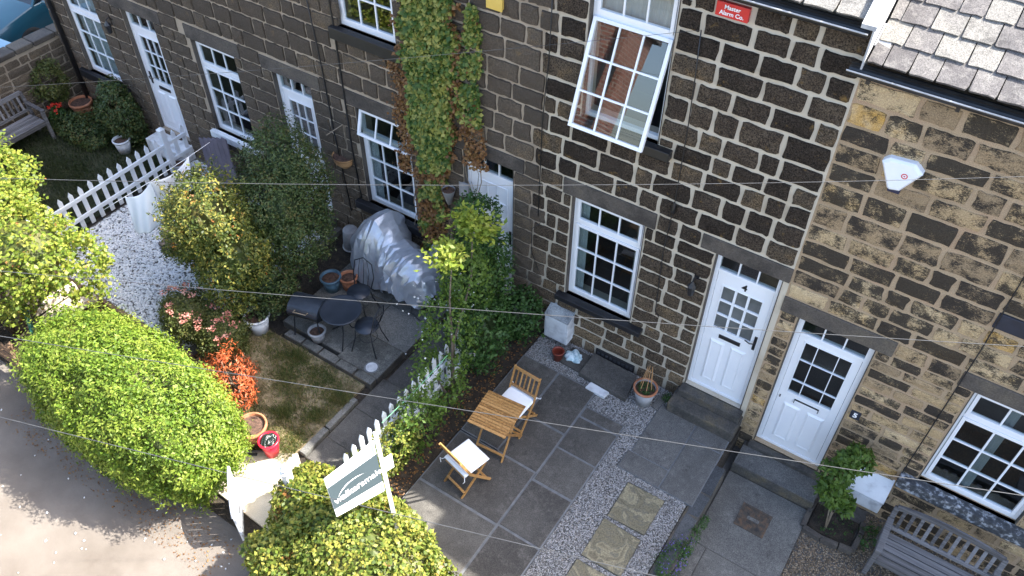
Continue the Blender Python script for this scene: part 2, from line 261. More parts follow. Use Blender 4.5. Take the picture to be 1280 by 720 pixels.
def part(name, g, mt, parent=None, smooth=False, bevel=0, local=False):
    """mesh from world coordinates (or the parent's own frame when local)"""
    if parent is not None and not local:
        w_ = WL(parent); g.v = [(a - w_.x, b - w_.y, c - w_.z) for a, b, c in g.v]
    return link(name, mesh_of(name, g, MT[mt] if isinstance(mt, str) else mt, smooth), parent, bevel=bevel)
def thing(name, label, cat, loc=(0, 0, 0), rz=0, group=None):
    o = bpy.data.objects.new(name, None); COL.objects.link(o); o.location = loc; o.rotation_euler = (0, 0, rz); o.empty_display_size = .1
    return tag(o, label, cat, group)
def clone(root, loc, rz=None, label=None):
    def cp(o, par):
        c = o.copy(); COL.objects.link(c); c.parent = par
        for k in list(o.children): cp(k, c)
        return c
    r = cp(root, None); r.location = loc
    if rz is not None: r.rotation_euler = (0, 0, rz)
    if label: r['label'] = label
    return r
def np_mesh(name, V, nper, mt, parent=None, tri=False, faces=None, smooth=False):
    """V (N,nper,3): N separate faces of nper corners, or with faces an explicit index block per item"""
    N = V.shape[0]; me = bpy.data.meshes.new(name)
    if parent is not None: w_ = WL(parent); V = V - np.array([w_.x, w_.y, w_.z])
    me.vertices.add(N * nper); me.vertices.foreach_set('co', V.reshape(-1).astype(np.float32))
    if faces is None: idx = np.arange(N * nper, dtype=np.int32); k = nper; nf = N
    else:
        fa = np.array(faces, dtype=np.int32); k = fa.shape[1]; idx = (fa[None] + (np.arange(N, dtype=np.int32) * nper)[:, None, None]).reshape(-1); nf = N * fa.shape[0]
    me.loops.add(len(idx)); me.loops.foreach_set('vertex_index', idx.astype(np.int32))
    me.polygons.add(nf); me.polygons.foreach_set('loop_start', np.arange(nf, dtype=np.int32) * k); me.polygons.foreach_set('loop_total', np.full(nf, k, dtype=np.int32))
    if smooth: me.polygons.foreach_set('use_smooth', np.ones(nf, dtype=bool))
    me.materials.append(mt); me.update(calc_edges=True); return link(name, me, parent)
def unit(a): return a / (np.linalg.norm(a, axis=-1, keepdims=True) + 1e-9)
def nz(p, f, seed=0):
    r = np.random.default_rng(seed + 99); s = np.zeros(len(p))
    for k in range(5):
        d = unit(r.normal(size=3)) * f * (1 + k * .7); s += np.sin(p @ d + r.uniform(0, 6.28)) * np.sin(p @ np.roll(d, 1) * 1.3 + r.uniform(0, 6.28)) / (1 + k * .5)
    return s / 1.6
def leaves(name, P, Nn, size, mt, parent, aspect=.55, bias=1.0, fold=.25, up=.3, var=.35):
    n = len(P); nr = unit(Nn * bias + rng.normal(size=(n, 3)) * .7 + np.array([0, 0, up])); tg = unit(np.cross(nr, rng.normal(size=(n, 3)))); bt = np.cross(nr, tg)
    s = size * (1 + rng.uniform(-var, var, n))[:, None]; w_ = s * aspect * .5
    V = np.stack([P, P + tg * s * .45 + bt * w_ - nr * w_ * fold, P + tg * s, P + tg * s * .45 - bt * w_ - nr * w_ * fold], 1)
    return np_mesh(name, V, 4, mt, parent)
def crown(blobs, n, seed=0, depth=.28, lump=.14, lf=5., e=2., gap=-.9, zmin=None, bottom=True):
    """points and outward directions in a shell of lumpy ellipsoids; blobs: (cx,cy,cz,rx,ry,rz)"""
    bl = np.array(blobs, float); ar = (bl[:, 3] * bl[:, 4] + bl[:, 3] * bl[:, 5] + bl[:, 4] * bl[:, 5]); k = rng.choice(len(bl), n, p=ar / ar.sum())
    d = unit(rng.normal(size=(n, 3)))
    if e > 2: d = unit(d / np.maximum(np.abs(d).max(1, keepdims=True), .01) * .75 + d * .25); d = d / ((np.abs(d) ** e).sum(1, keepdims=True) ** (1 / e))
    c = bl[k, :3]; r = bl[k, 3:]; surf = c + d * r
    rad = 1 + lump * nz(surf, lf, seed) + lump * .45 * nz(surf, lf * 3.1, seed + 5) - np.abs(rng.normal(size=n)) * depth * .5
    P = c + d * r * rad[:, None]; keep = nz(surf, lf * 1.8, seed + 9) > gap
    for j in range(len(bl)): q = ((P - bl[j, :3]) / bl[j, 3:]); keep &= ~((np.abs(q) ** e).sum(1) < .5)
    if zmin is not None: keep &= P[:, 2] > zmin
    return P[keep], unit(d / r)[keep]
def branches(name, parent, base_, tips, r0=.03, mt='bark', n=6):
    g = G(); b = Vector(base_)
    for t_ in tips:
        t_ = Vector(t_); m1 = b.lerp(t_, .35) + Vector((random.uniform(-.08, .08), random.uniform(-.08, .08), .06)); m2 = b.lerp(t_, .7) + Vector((random.uniform(-.06, .06), random.uniform(-.06, .06), .05))
        g.tube([b, m1, m2, t_], [r0, r0 * .7, r0 * .45, r0 * .2], n)
    return part(name, g, mt, parent, True)
def pebbles(name, P, size, mt, label, cat, flat=.6, parent=None):
    base_ = np.array([(1, 0, 0), (0, 1, 0), (-1, 0, 0), (0, -1, 0), (.1, 0, 1), (0, 0, -1.)]); fa = [(0, 1, 4), (1, 2, 4), (2, 3, 4), (3, 0, 4), (1, 0, 5), (2, 1, 5), (3, 2, 5), (0, 3, 5)]
    n = len(P); V = base_[None] * (1 + rng.uniform(-.3, .3, (n, 6, 3))); a = rng.uniform(0, 6.28, n); ca, sa = np.cos(a), np.sin(a); s = size * (1 + rng.uniform(-.4, .5, n)) / 2
    t_ = rng.uniform(-.6, .6, n); X = V[..., 0] * np.cos(t_)[:, None] + V[..., 2] * np.sin(t_)[:, None] * flat; Z = -V[..., 0] * np.sin(t_)[:, None] + V[..., 2] * np.cos(t_)[:, None] * flat; Y = V[..., 1] * .8
    W = np.stack([X * ca[:, None] - Y * sa[:, None], X * sa[:, None] + Y * ca[:, None], Z], -1) * s[:, None, None] + P[:, None]
    o = np_mesh(name, W, 6, mt, parent, faces=fa)
    if parent is None: tag(o, label, cat, kind='stuff')
    return o
def scatter(x0, x1, y0, y1, n, z, avoid=()):
    P = np.stack([rng.uniform(x0, x1, n), rng.uniform(y0, y1, n), np.full(n, z) + rng.uniform(0, .006, n)], 1); k = np.ones(n, bool)
    for a, b, c, d in avoid: k &= ~((P[:, 0] > a) & (P[:, 0] < b) & (P[:, 1] > c) & (P[:, 1] < d))
    return P[k]
def struct(name, g, mt, bevel=0): return tag(part(name, g, mt, None, bevel=bevel), kind='structure')

# ---------------------------------------------------------------- ground
struct('ground', G().box(-150, 150, -150, 150, -1.2, -.5), 'soil')
struct('lane', G().box(-60, .15, -40, -4.92, -.6, -.07).box(-60, -14.5, -4.92, 30, -.6, -.075), 'asphalt')
struct('side_lane', G().box(.16, 60, -40, -6.01, -.6, -.40), 'asphalt')
struct('garden_ground', G().box(-14.5, .02, -4.92, 0.0, -.6, -.03), 'soil')
struct('side_yard_ground', G().box(.02, 5, -6, 0, -.65, -.475), 'gravel_bed')
struct('planting_bed', G().box(-3.74, -3.17, -3.9, -.0, -.1, -.002), 'soil')
def slabs(root_name, mt, rects, z, joint=.012, th=.05, pointing=True, pm='pointing', thick_base=True, jit=.003, name='slab'):
    x0 = min(r[0] for r in rects); x1 = max(r[1] for r in rects); y0 = min(r[2] for r in rects); y1 = max(r[3] for r in rects)
    root = bpy.data.objects.new(root_name, None); COL.objects.link(root); root.location = ((x0 + x1) / 2, (y0 + y1) / 2, z); root['kind'] = 'structure'
    if pointing:
        g = G()
        for r in rects: g.box(r[0] - .001, r[1] + .001, r[2] - .001, r[3] + .001, z - th - .05, z - .007 - random.uniform(0, .001))
        part('pointing', g, pm, root)
    for r in rects:
        g = G(); j = lambda: random.uniform(-jit, jit); a, b, c, d = r[0] + joint, r[1] - joint, r[2] + joint, r[3] - joint
        zz = [z + random.uniform(-.003, .003) for _ in range(4)]
        top = [(a + j(), c + j(), zz[0]), (b + j(), c + j(), zz[1]), (b + j(), d + j(), zz[2]), (a + j(), d + j(), zz[3])]
        V = [(p[0], p[1], z - th) for p in top] + top
        g.add(V, [(0, 3, 2, 1), (4, 5, 6, 7), (0, 1, 5, 4), (1, 2, 6, 5), (2, 3, 7, 6), (3, 0, 4, 7)]); part(name, g, mt, root, bevel=.006)
    return root
PATIO = [(-3.15, -2.54, -1.5, -.62), (-2.54, -1.92, -1.5, -.62), (-3.15, -2.54, -2.2, -1.5), (-2.54, -1.92, -2.22, -1.5), (-3.15, -1.93, -3.12, -2.22), (-3.15, -1.93, -3.95, -3.12),
         (-1.92, -1.31, -1.12, -.92), (-1.92, -1.31, -1.72, -1.12), (-1.92, -1.31, -2.32, -1.72), (-1.93, -1.31, -3.1, -2.32), (-1.93, -1.31, -3.95, -3.1)]
slabs('patio', 'slab', PATIO, .03, .017)
DSLAB = [(-1.06, -.5, -1.22, -.3), (-1.1, -.5, -1.53, -1.22), (-.5, -.02, -.6, -.3), (-.5, -.02, -1.53, -.6)]
slabs('doorstep_paving', 'slab4', DSLAB, .02, .010)
FLAGS = [(-.87, -.35, -2.23, -1.65), (-.87, -.34, -2.87, -2.29), (-.89, -.37, -3.5, -2.94), (-.88, -.36, -4.1, -3.56)]
slabs('stepping_flags', 'flag', FLAGS, .012, .006, pointing=False, jit=.014, name='flagstone')
setts = []; y = -.78
while y > -4.2: l = random.uniform(.28, .5); setts.append((-.075 + random.uniform(-.01, .01), .12, y - l, y)); y -= l
slabs('sett_edging', 'bluegrey', setts, -.0, .012, th=.3, pointing=True, pm='step', jit=.02, name='sett')
YARD = [(.12, .33, -4.2, -1.7), (.33, 1.26, -4.2, -1.7), (.12, 1.26, -1.7, -.46)]
slabs('yard', 'concrete', YARD, -.42, .003, th=.1, pm='step', jit=.0, name='concrete_slab')
TERR = [(-5.42, -4.56, -.98, 0.), (-6.5, -5.42, -.98, 0.), (-5.36, -4.57, -1.62, -.98), (-6.5, -5.36, -1.55, -.98), (-5.36, -4.6, -2.22, -1.62), (-6.5, -5.36, -2.15, -1.55)]
slabs('terrace', 'slab2', TERR, .11, .008, th=.14, pm='step', jit=.004)
slabs('terrace_edge', 'slab2', [(-6.3 + i * .34, -5.98 + i * .34, -2.33 - i * .004, -2.2) for i in range(5)], .10, .008, th=.14, pm='step', jit=.012, name='edging_stone')
PATH = [(-4.54, -3.76, -.7, 0.), (-4.54, -3.76, -1.4, -.7), (-4.54, -3.76, -2.1, -1.4), (-4.6, -3.76, -2.72, -2.1), (-4.6, -3.76, -3.3, -2.72), (-4.6, -3.9, -3.7, -3.3)]
slabs('garden_path', 'slab', PATH, .0, .006, pm='step')
slabs('path_kerb', 'slab2', [(-4.72, -4.62, -3.2, -2.62), (-4.72, -4.62, -3.7, -3.22)], .05, .004, th=.1, pointing=False, jit=.01, name='kerb_stone')
struct('pale_path', G().add([(-5.55, -4.7, -.02), (-4.25, -4.75, -.02), (-4.45, -3.9, -.02), (-4.72, -3.72, -.02), (-5.35, -4.1, -.02), (-5.55, -4.7, .02), (-4.25, -4.75, .02), (-4.45, -3.9, .02), (-4.72, -3.72, .02), (-5.35, -4.1, .02)],
    [(4, 3, 2, 1, 0), (5, 6, 7, 8, 9), (0, 1, 6, 5), (1, 2, 7, 6), (2, 3, 8, 7), (3, 4, 9, 8), (4, 0, 5, 9)]), 'pale')
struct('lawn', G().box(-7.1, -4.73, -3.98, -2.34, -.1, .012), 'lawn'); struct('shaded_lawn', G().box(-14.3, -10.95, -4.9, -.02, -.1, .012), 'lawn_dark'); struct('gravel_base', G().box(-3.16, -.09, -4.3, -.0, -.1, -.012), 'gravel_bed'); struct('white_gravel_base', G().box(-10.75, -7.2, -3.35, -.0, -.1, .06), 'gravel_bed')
g = G()
for i in range(4): g.box(-10.7 + i * .9, -9.81 + i * .9, -3.42, -3.36, -.05, .13 + .004 * (i % 2))
tag(part('timber_edging', g, 'brownfence'), 'low timber edging board along the front of the white gravel', 'edging')
# grey chippings
sl_ = [(a - .004, b + .004, c - .004, d + .004) for a, b, c, d in PATIO + DSLAB + FLAGS]
pebbles('grey_gravel', scatter(-3.15, -.09, -4.2, -.02, 105000, .0, sl_ + [(-1.0, .1, -.5, 0), (-3.3, -1.92, -4.3, -1.0)]), .0165, PB['grey'], 'grey and white chippings in strips around the flagstones', 'gravel')
P = scatter(-10.7, -7.3, -3.33, -.1, 30000, .068); P = P[((P[:, 0] + 9.15) / .34) ** 2 + ((P[:, 1] + 1.88) / .24) ** 2 > 1]; k = nz(P, 2.5, 3) * .5 + rng.uniform(0, 1, len(P)) > -.05
pebbles('white_gravel', P[k], .042, PB['white'], 'bright white stone chippings covering the garden behind the golden shrub', 'gravel')
P = scatter(1.27, 4.2, -2.2, -.02, 36000, -.468, [(1.27, 1.9, -.75, -.0)]); pebbles('brown_gravel', P, .02, PB['brown'], 'brown and cream gravel between the yard and the weathered bench', 'gravel')
a = rng.uniform(0, 6.28, 60); r_ = np.sqrt(rng.uniform(0, 1, 60)); pebbles('cobble_ring', np.stack([-9.15 + .32 * r_ * np.cos(a), -1.88 + .22 * r_ * np.sin(a), np.full(60, .10)], 1), .11, PB['cobble'], 'patch of rounded brown cobbles set in the white gravel', 'cobbles', flat=.5)
P = scatter(-9, -4, -7.5, -4.95, 90, -.066); pebbles('lane_litter', P, .03, PB['white'], 'scattered pale petals and leaf litter on the lane', 'litter', flat=.2)

# ---------------------------------------------------------------- stone pieces
STONES = {}
def stone_meshes(key, mt, lens=(.22, .32, .42, .52, .64), H=.24, d=.024, jit=.0105, rough=.018):
    out = {}
    for L in lens:
        out[L] = []
        for v in range(6):
            nx = 5 if L > .3 else 3; pts = []
            a, b = L / 2, H / 2; c = .010
            def seg(p, q, n):
                for i in range(n): t_ = (i + (random.uniform(-.25, .25) if i else 0)) / n; pts.append((p[0] + (q[0] - p[0]) * t_ + random.uniform(-jit, jit), p[1] + (q[1] - p[1]) * t_ + random.uniform(-jit, jit)))
            seg((-a + c, -b), (a - c, -b), nx); seg((a - c, -b), (a, -b + c), 1); seg((a, -b + c), (a, b - c), 2); seg((a, b - c), (a - c, b), 1); seg((a - c, b), (-a + c, b), nx); seg((-a + c, b), (-a, b - c), 1); seg((-a, b - c), (-a, -b + c), 2); seg((-a, -b + c), (-a + c, -b), 1)
            n = len(pts); px_, pz_ = random.uniform(-.2, .2) * a, random.uniform(-.2, .2) * b
            V = [(x, .02, z) for x, z in pts] + [(x * (1 - .010 / a), -d + random.uniform(-.005, .005), z * (1 - .010 / b)) for x, z in pts] + [(px_, -d - random.uniform(.3, 1) * rough, pz_)]
            F = []
            for i in range(n):
                j = (i + 1) % n; F += [(i, j, n + j, n + i), (n + i, n + j, 2 * n)]
            g = G().add(V, F); out[L].append(mesh_of('stone', g, MT[mt]))
    STONES[key] = (out, H); return out
stone_meshes('dark', 'dark_stone'); stone_meshes('buff', 'buff_stone', jit=.012, d=.012, rough=.011)
stone_meshes('grey', 'grey_stone'); stone_meshes('small', 'grey_stone', lens=(.2, .3, .42), H=.16, d=.02); stone_meshes('ochre', 'ochre', lens=(.3, .45), H=.22)
def put_stone(key, x0, x1, z0, z1, parent, axis='x', off=0.):
    ms, H = STONES[key]; L = x1 - x0; best = min(ms, key=lambda q: abs(q - L)); me = random.choice(ms[best])
    o = bpy.data.objects.new('stone', me); COL.objects.link(o); o.parent = parent; w_ = WL(parent)
    if axis == 'x': o.location = ((x0 + x1) / 2 - w_.x, off - w_.y, (z0 + z1) / 2 - w_.z)
    else: o.location = (off - w_.x, (x0 + x1) / 2 - w_.y, (z0 + z1) / 2 - w_.z)
    fl = random.choice((1, -1)); o.scale = (L / best * fl, 1, (z1 - z0) / H)
    if axis == 'y': o.rotation_euler = (0, 0, math.pi / 2)
    if axis == 'x' and fl < 0: o.scale = (L / best, 1, (z1 - z0) / H)
    return o
def fill_stones(key, x0, x1, courses, blocks, parent, avg=.42, jx=.03, jz=.03, axis='x', off=0., lim=300, lo=.6, hi=1.4, ends=None):
    n = 0; X0, X1 = x0, x1
    for ci in range(len(courses) - 1):
        if ends: x0, x1 = X0 + ends[0](ci), X1 + ends[1](ci)
        za, zb = courses[ci], courses[ci + 1]; xs = sorted({x0, x1} | {min(max(e, x0), x1) for b in blocks for e in (b[0], b[1])})
        segs = []
        for a, b in zip(xs, xs[1:]):
            if b - a < 1e-5: continue
            lo_, hi_ = za, zb
            for (bx0, bx1, bz0, bz1) in blocks:
                if bx0 < (a + b) / 2 < bx1 and bz0 < hi_ and bz1 > lo_:
                    up, dn = hi_ - bz1, bz0 - lo_
                    if up >= dn: lo_ = bz1
                    else: hi_ = bz0
            if hi_ - lo_ < .07: continue
            if segs and abs(segs[-1][1] - a) < 1e-6 and abs(segs[-1][2] - lo_) < 1e-6 and abs(segs[-1][3] - hi_) < 1e-6: segs[-1][1] = b
            else: segs.append([a, b, lo_, hi_])
        for a, b, lo_, hi_ in segs:
            x = a; W_ = b - a
            if W_ < .09: continue
            first = True
            while x < b - .05:
                l = avg * random.uniform(lo, hi)
                if first and ci % 2 and not ends: l *= .6
                if W_ < .75: l = W_ * random.choice((.36, .5, .62, 1.) if W_ > .5 else (.45, 1., 1.))
                first = False
                if b - (x + l) < avg * .5: l = b - x if b - x < avg * 1.55 else (b - x) / 2
                if n < lim: put_stone(key, x + jx / 2, x + l - jx / 2, lo_ + jz / 2, hi_ - jz / 2, parent, axis, off)
                n += 1; x += l
    return n
def wall_with_holes(x0, x1, z0, z1, holes, y0=0., y1=.3):
    g = G(); xs = sorted({x0, x1} | {h for o in holes for h in o[:2]}); zs = sorted({z0, z1} | {h for o in holes for h in o[2:4]})
    for a, b in zip(xs, xs[1:]):
        run = None
        for c, d in zip(zs, zs[1:]):
            mid = ((a + b) / 2, (c + d) / 2)
            if any(o[0] < mid[0] < o[1] and o[2] < mid[1] < o[3] for o in holes):
                if run: g.box(a, b, y0, y1, *run); run = None
            else: run = (run[0], d) if run else (c, d)
        if run: g.box(a, b, y0, y1, *run)
    return g
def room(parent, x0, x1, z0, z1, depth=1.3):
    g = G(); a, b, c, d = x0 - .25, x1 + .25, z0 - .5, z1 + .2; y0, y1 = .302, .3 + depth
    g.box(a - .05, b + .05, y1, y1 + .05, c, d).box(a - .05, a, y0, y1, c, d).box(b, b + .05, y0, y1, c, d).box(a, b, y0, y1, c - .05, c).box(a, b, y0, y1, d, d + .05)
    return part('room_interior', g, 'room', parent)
FD = .07   # frame face set back from the wall face
def window(h, x0, x1, z0, z1, tz=None, cols=3, rows=3, curtain_or_reflection=None, top_open=0., low_open=0., top_rows=1, bigcols=None):
    """frame with a top light and a lower casement, both barred; openings tilt about their top edge by a distance out at the foot"""
    fw = .05; g = G(); y0, y1 = FD, FD + .06
    g.box(x0, x0 + fw, y0, y1, z0, z1).box(x1 - fw, x1, y0, y1, z0, z1).box(x0 + fw, x1 - fw, y0, y1, z0, z0 + fw).box(x0 + fw, x1 - fw, y0, y1, z1 - fw, z1)
    if tz: g.box(x0 + fw, x1 - fw, y0, y1, tz - fw / 2, tz + fw / 2)
    f = part('window', g, 'upvc', h, bevel=.004)
    room(f, x0, x1, z0, z1)
    secs = [(z0 + fw, (tz - fw / 2) if tz else z1 - fw, rows, low_open)]
    if tz: secs.append((tz + fw / 2, z1 - fw, top_rows, top_open))
    for za, zb, rw, op in secs:
        a, b = x0 + fw, x1 - fw; H = zb - za; sw = .046; yo = FD - .012
        if op: a, b, za, zb = a - .02, b + .02, za - .02, zb + .02; H = zb - za; yo = FD - .03
        ang = math.asin(min(.95, op / H)); M = Matrix.Translation((0, yo, zb)) @ Matrix.Rotation(-ang, 4, 'X') @ Matrix.Translation((0, -yo, -zb))
        s = G(); d0, d1 = yo, yo + .05
        s.box(a + .004, a + sw, d0, d1, za + .004, zb - .004).box(b - sw, b - .004, d0, d1, za + .004, zb - .004).box(a + sw, b - sw, d0, d1, za + .004, za + sw).box(a + sw, b - sw, d0, d1, zb - sw, zb - .004)
        part('sash', s.xf(M), 'upvc', f, bevel=.004)
        ga, gb, gc, gd = a + sw, b - sw, za + sw, zb - sw; bw = .0105; cw = (gb - ga) / cols; rh = (gd - gc) / rw
        for i in range(1, cols): part('glazing_bar', G().box(ga + cw * i - bw, ga + cw * i + bw, d0 + .012, d1 - .012, gc, gd).xf(M), 'upvc', f)
        for j in range(1, rw): part('glazing_bar', G().box(ga, gb, d0 + .010, d1 - .010, gc + rh * j - bw, gc + rh * j + bw).xf(M), 'upvc', f)
        for i in range(cols):
            for j in range(rw):
                tw = random.uniform(-.0012, .0012); tv = random.uniform(-.0012, .0012)
                X0, X1, Z0, Z1 = ga + cw * i + bw, ga + cw * (i + 1) - bw, gc + rh * j + bw, gc + rh * (j + 1) - bw; ym = d0 + .022
                part('pane', G().add([(X0, ym + tw, Z0), (X1, ym + tv, Z0), (X1, ym - tw, Z1), (X0, ym - tv, Z1), (X0, ym + tw + .004, Z0), (X1, ym + tv + .004, Z0), (X1, ym - tw + .004, Z1), (X0, ym - tv + .004, Z1)],
                    [(0, 1, 2, 3), (7, 6, 5, 4), (0, 4, 5, 1), (1, 5, 6, 2), (2, 6, 7, 3), (3, 7, 4, 0)]).xf(M), 'glass', f)
    if curtain_or_reflection:  # real curtains, and one sheet imitating a pale reflection in the farthest window
        for (ca, cb, cc, cdz) in curtain_or_reflection:
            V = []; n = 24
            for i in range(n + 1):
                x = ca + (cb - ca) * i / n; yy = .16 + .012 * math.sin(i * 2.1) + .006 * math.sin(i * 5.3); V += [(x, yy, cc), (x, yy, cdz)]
            part('curtain_or_reflection', G().add(V, [(2 * i, 2 * i + 2, 2 * i + 3, 2 * i + 1) for i in range(n)]), 'curtain_or_reflection', f, True)
    return f
def text(s, size, M, mt, parent=None, name='lettering', ext=.002, bold=0., align='CENTER', shear=0., space=1., serif=False):
    c = bpy.data.curves.new(name, 'FONT'); c.body = s; c.size = size; c.extrude = ext; c.align_x = align; c.align_y = 'CENTER'; c.offset = bold; c.shear = shear; c.space_character = space; c.resolution_u = 3
    o = bpy.data.objects.new('tmp', c); COL.objects.link(o); dg = bpy.context.evaluated_depsgraph_get(); me = bpy.data.meshes.new_from_object(o.evaluated_get(dg)); bpy.data.objects.remove(o)
    me.materials.clear(); me.materials.append(MT[mt]); w_ = WL(parent) if parent is not None else Vector((0, 0, 0)); me.transform(Matrix.Translation(-w_) @ M)
    return link(name, me, parent)
FRONT = Matrix.Rotation(math.pi / 2, 4, 'X')       # text plane turned to face -y
def door(h, x0, x1, z0, z1, style, number=None, handle_right=True):
    fw = .06; tl = z1 - .30; g = G(); y0, y1 = FD, FD + .07
    if style == 5: fw = .075
    g.box(x0, x0 + fw, y0, y1, z0, z1).box(x1 - fw, x1, y0, y1, z0, z1).box(x0 + fw, x1 - fw, y0, y1, z0, z0 + .05).box(x0 + fw, x1 - fw, y0, y1, tl - .03, tl + .02).box(x0 + fw, x1 - fw, y0, y1, z1 - .035, z1)
    f = part('door', g, 'upvc', h, bevel=.005); a, b = x0 + fw, x1 - fw; cw = (b - a) / 3
    room(f, x0, x1, tl - .1, z1, .8)
    for i in range(3): part('pane', G().box(a + cw * i + (.009 if i else 0), a + cw * (i + 1) - (.009 if i < 2 else 0), FD + .025, FD + .03, tl + .02, z1 - .035), 'glass', f)
    for i in (1, 2): part('glazing_bar', G().box(a + cw * i - .009, a + cw * i + .009, FD + .01, FD + .05, tl + .02, z1 - .035), 'upvc', f)
    lz0, lz1 = z0 + .05, tl - .03; ly = FD + .012
    if style == 4: gx0, gx1, gz0, gz1 = a + .105, b - .105, lz1 - .93, lz1 - .2
    elif style == 5: gx0, gx1, gz0, gz1 = a + .10, b - .10, lz1 - 1.03, lz1 - .09
    else: gx0, gx1, gz0, gz1 = a + .11, b - .11, lz1 - 1.0, lz1 - .14
    part('door_leaf', wall_with_holes(a + .004, b - .004, lz0 + .004, lz1 - .004, [(gx0, gx1, gz0, gz1)], ly, ly + .04), 'upvc', f, bevel=.003)
    part('leaf_seal', G().box(a, b, ly + .045, ly + .05, lz0, gz0).box(a, a + .02, ly + .03, ly + .045, lz0, lz1).box(b - .02, b, ly + .03, ly + .045, lz0, lz1), 'groove', f)
    bwx, bww = ((.030, .030) if style == 4 else (.011, .009)); GW = gx1 - gx0; GH = gz1 - gz0
    xs = [gx0, gx0 + GW / 3, gx0 + 2 * GW / 3, gx1]; zs = [gz0, gz0 + GH / 3, gz0 + GH * 2 / 3, gz1]
    if style == 5: xs = [gx0, gx0 + GW * .27, gx0 + GW * .73, gx1]; zs = [gz0, gz0 + GH * .25, gz0 + GH * .66, gz1]
    gb = G()
    for i in (1, 2): part('glazing_bar', G().box(xs[i] - bwx / 2, xs[i] + bwx / 2, ly - .004, ly + .03, gz0, gz1), 'upvc', f, bevel=.002)
    for i in (1, 2): part('glazing_bar', G().box(gx0, gx1, ly - .002, ly + .028, zs[i] - bww / 2, zs[i] + bww / 2), 'upvc', f, bevel=.002)
    t_ = .018; part('bead', G().box(gx0 - t_, gx0, ly - .01, ly + .01, gz0 - t_, gz1 + t_).box(gx1, gx1 + t_, ly - .01, ly + .01, gz0 - t_, gz1 + t_).box(gx0, gx1, ly - .01, ly + .01, gz0 - t_, gz0).box(gx0, gx1, ly - .01, ly + .01, gz1, gz1 + t_), 'upvc', f, bevel=.004)
    for i in range(3):
        for j in range(3): part('pane', G().box(xs[i] + (bwx / 2 if i else 0), xs[i + 1] - (bwx / 2 if i < 2 else 0), ly + .016, ly + .02, zs[j] + (bww / 2 if j else 0), zs[j + 1] - (bww / 2 if j < 2 else 0)), 'glass_obscure' if style == 4 else 'upvc' if style == 6 else 'glass', f)
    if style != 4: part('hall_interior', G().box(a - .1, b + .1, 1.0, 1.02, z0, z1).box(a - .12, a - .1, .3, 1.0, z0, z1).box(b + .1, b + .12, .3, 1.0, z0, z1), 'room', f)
    # lower raised panels
    pz0, pz1 = lz0 + .13, gz0 - .22; pm_ = (a + b) / 2
    for xa, xb in ((a + .11, pm_ - .04), (pm_ + .04, b - .11)):
        if pz1 - pz0 < .12: break
        p = G(); q = .03; V = [(xa, ly, pz0), (xb, ly, pz0), (xb, ly, pz1), (xa, ly, pz1), (xa + q, ly - .02, pz0 + q), (xb - q, ly - .02, pz0 + q), (xb - q, ly - .02, pz1 - q), (xa + q, ly - .02, pz1 - q), (xa + q + .02, ly - .014, pz0 + q + .02), (xb - q - .02, ly - .014, pz0 + q + .02), (xb - q - .02, ly - .014, pz1 - q - .02), (xa + q + .02, ly - .014, pz1 - q - .02)]
        F = []
        for r_ in (0, 4):
            for i in range(4): j = (i + 1) % 4; F.append((r_ + i, r_ + j, r_ + 4 + j, r_ + 4 + i))
        F.append((8, 9, 10, 11)); part('raised_panel', p.add(V, F), 'upvc', f)
    lb = gz0 - .12
    if style == 5:
        part('letterbox', G().box(pm_ - .155, pm_ + .155, ly - .012, ly, lb - .03, lb + .03), 'upvc', f, bevel=.003); part('letterbox_trim', G().box(pm_ - .16, pm_ + .16, ly - .02, ly, lb + .03, lb + .038).box(pm_ - .16, pm_ - .152, ly - .02, ly, lb - .03, lb + .03).box(pm_ + .152, pm_ + .16, ly - .02, ly, lb - .03, lb + .03), 'black', f)
        part('keyhole', G().box(a + .03, a + .045, ly - .012, ly, lb - .04, lb + .0), 'black', f)
    else:
        part('letterbox', G().box(pm_ - .145, pm_ + .145, ly - .016, ly, lb - .03, lb + .03), 'black', f, bevel=.004)
    if style != 5:
        hx = b - .045 if handle_right else a + .045; s_ = -1 if handle_right else 1; hz = gz0 + .02
        part('handle', G().box(hx - .018, hx + .018, ly - .014, ly, hz - .12, hz + .12).tube([(hx, ly - .01, hz + .03), (hx, ly - .05, hz + .03), (hx + s_ * .05, ly - .055, hz + .01), (hx + s_ * .12, ly - .05, hz + .03)], .009, 6), 'black', f, bevel=.002)
    if number: text(number, .14, Matrix.Translation((pm_ + .0, ly - .003, (gz1 + lz1) / 2)) @ FRONT, 'black', f, 'house_number', bold=.003)
    part('threshold', G().box(x0, x1, -.0, y0, z0 - .06, z0 - .003), 'step', f); return f

def lintel(h, x0, x1, z0, z1, mt='lintel'):
    g = G(); n = 5; V = []
    return part('lintel', G().box(x0, x1, -.022, .12, z0 + .008, z1 - .01), mt, h, bevel=.008)
def sill(h, x0, x1, z0, z1, mt, out=.1): return part('sill', G().box(x0, x1, -out, .07, z0, z1), mt, h, bevel=.008)
C4 = [-.1, .2, .42, .64, .87, 1.08, 1.33, 1.58, 1.83, 2.06, 2.30, 2.54, 2.76, 3.01, 3.28, 3.57, 3.83, 4.07, 4.33, 4.63, 4.88, 5.14, 5.39, 5.63, 5.88]
C3 = C4
C5 = [-.65, -.45, -.28, -.1, .08, .25, .41, .57, .73, .89, 1.06, 1.22, 1.39, 1.56, 1.72, 1.89, 2.05, 2.2, 2.36, 2.58, 2.80, 3.02, 3.24, 3.47, 3.70, 3.99, 4.27, 4.5, 4.74, 4.95, 5.2, 5.45]
def reveals(h, holes, mt='lintel'):
    for a, b, c, d in holes: part('reveal', G().box(a, a + .012, -.004, FD, c, d), mt, h); part('reveal', G().box(b - .012, b, -.004, FD, c, d), mt, h)
